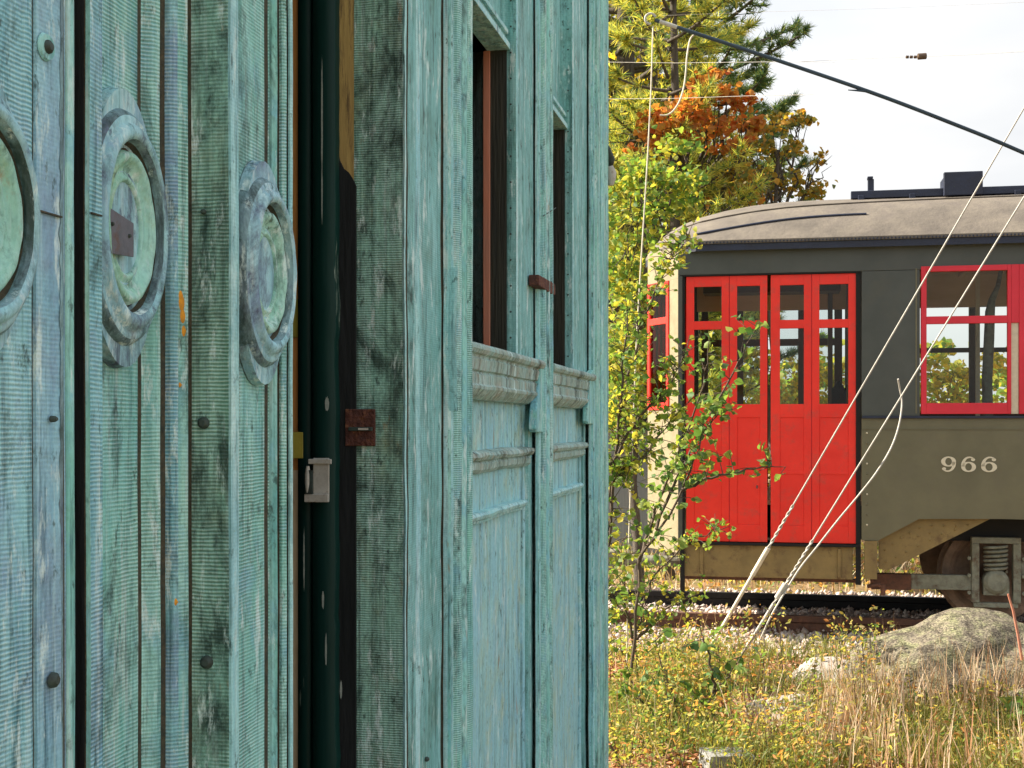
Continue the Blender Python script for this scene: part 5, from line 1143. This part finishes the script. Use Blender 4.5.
# leafy weeds: upright sprays
P = clump_filter(field(2300, 600, 1110, 6.3, 9.95), 1.3, .0, 6); C = []
for p in P:
    h = rng.uniform(.08, .38) * (1.25 if p[0] < 1.6 else .75); ln = rng.normal(size=2) * .12
    for q in range(int(6 + h * 34)):
        f = rng.uniform(.2, 1); C.append((p[0] + ln[0] * f * h + rng.normal() * .04, p[1] + ln[1] * f * h + rng.normal() * .04, p[2] + f * h))
C = np.array(C); V, k, fl = leaf_verts(C, rng.uniform(.015, .048, len(C)), -.1, .36)
tag(np_mesh('weeds', V, k, fl, M['weed']), 'low leafy weeds turning yellow and orange in front of the track', 'weeds', kind='stuff')
P = clump_filter(field(380, 605, 740, 6.2, 9.0), 1.5, .0, 3); C = np.repeat(P, 10, 0); C[:, :2] += rng.normal(size=(len(C), 2)) * .05; C[:, 2] += rng.uniform(.02, 1, len(C)) ** 1.4 * np.repeat(rng.uniform(.08, .35, len(P)), 10); V, k, fl = leaf_verts(C, rng.uniform(.014, .036, len(C)), .1, .6)
tag(np_mesh('undergrowth', V, k, fl, M['l_mix']), 'dense green undergrowth at the foot of the copper building corner', 'undergrowth', kind='stuff')
P = field(9000, 480, 1500, 13.6, 22); n = len(P); P[:, 2] = 0; V, k, fl = blade_verts(P, rng.uniform(.08, .5, n), rng.uniform(.1, .8, n), rng.uniform(.008, .02, n))
tag(np_mesh('far_grass', V, k, fl, M['straw']), 'pale dry grass on the far side of the track', 'grass', kind='stuff')
P = field(9000, 480, 1500, 13.4, 20); n = len(P); P[:, 2] = rng.uniform(.02, .3, n); V, k, fl = leaf_verts(P, rng.uniform(.04, .09, n), .1, .6)
tag(np_mesh('far_weeds', V, k, fl, M['weed']), 'low weeds on the far side of the track', 'weeds', kind='stuff')
tree('leafy_tree', og(660, 20), px(668, 240, 20), .1, [(640, 260, 20, .8, .6, 800), (690, 270, 20.3, .8, .6, 800), (660, 340, 20, .9, .6, 900), (720, 330, 20.5, .6, .5, 420), (610, 330, 20, .8, .6, 600), (690, 390, 20, .8, .5, 600), (640, 400, 20, .8, .5, 600)],
     M['l_mix'], .11, 'broad green and yellow tree behind the end of the streetcar')
P = field(130, 600, 900, 6.4, 9.4); C = []; FB = MB()
for p in P:
    h = rng.uniform(.15, .55); a = rng.normal(size=2) * .15 * h; q0 = Vector(p); q1 = Vector((p[0] + a[0], p[1] + a[1], p[2] + h)); FB.tube([q0, q0.lerp(q1, .5) + Vector((0, 0, .01)), q1], [.0035, .0025, .0015], 4, cap=False)
    for q in range(int(8 + h * 40)):
        f = rng.uniform(.3, 1.05); c = q0.lerp(q1, f); C.append((c.x + rng.normal() * .035, c.y + rng.normal() * .035, c.z))
o = FB.build('forb_stems', M['stem']); tag(o, 'thin brown stems of the tall weeds left of the boulders', 'weed stems', kind='stuff')
C = np.array(C); V, k, fl = leaf_verts(C, rng.uniform(.015, .046, len(C)), -.1, .45); tag(np_mesh('tall_weeds', V, k, fl, M['weed']), 'tall leafy weeds beside the corner of the copper building', 'weeds', kind='stuff')
# small grey shed far left between the leaves
p = onground(632, 16.5); sh = thing('shed', p, 'small grey shed glimpsed through the leaves left of the streetcar', 'shed')
mb = MB(); mb.box(-.7, .35, 0, 1.5, 0, 1.75); mb.build('wall', mat('grey_boards', (.30, .33, .36), (.24, .27, .30), rough=.8, stretch=(8, 8, .5)), sh)
mb = MB(); mb.prism([(-.85, 1.74), (.5, 1.74), (-.17, 2.2)], lambda a, b, d: Vector((a, d, b)), -.1, 1.6); o = mb.build('roof', M['navy'], sh); fix_normals(o)
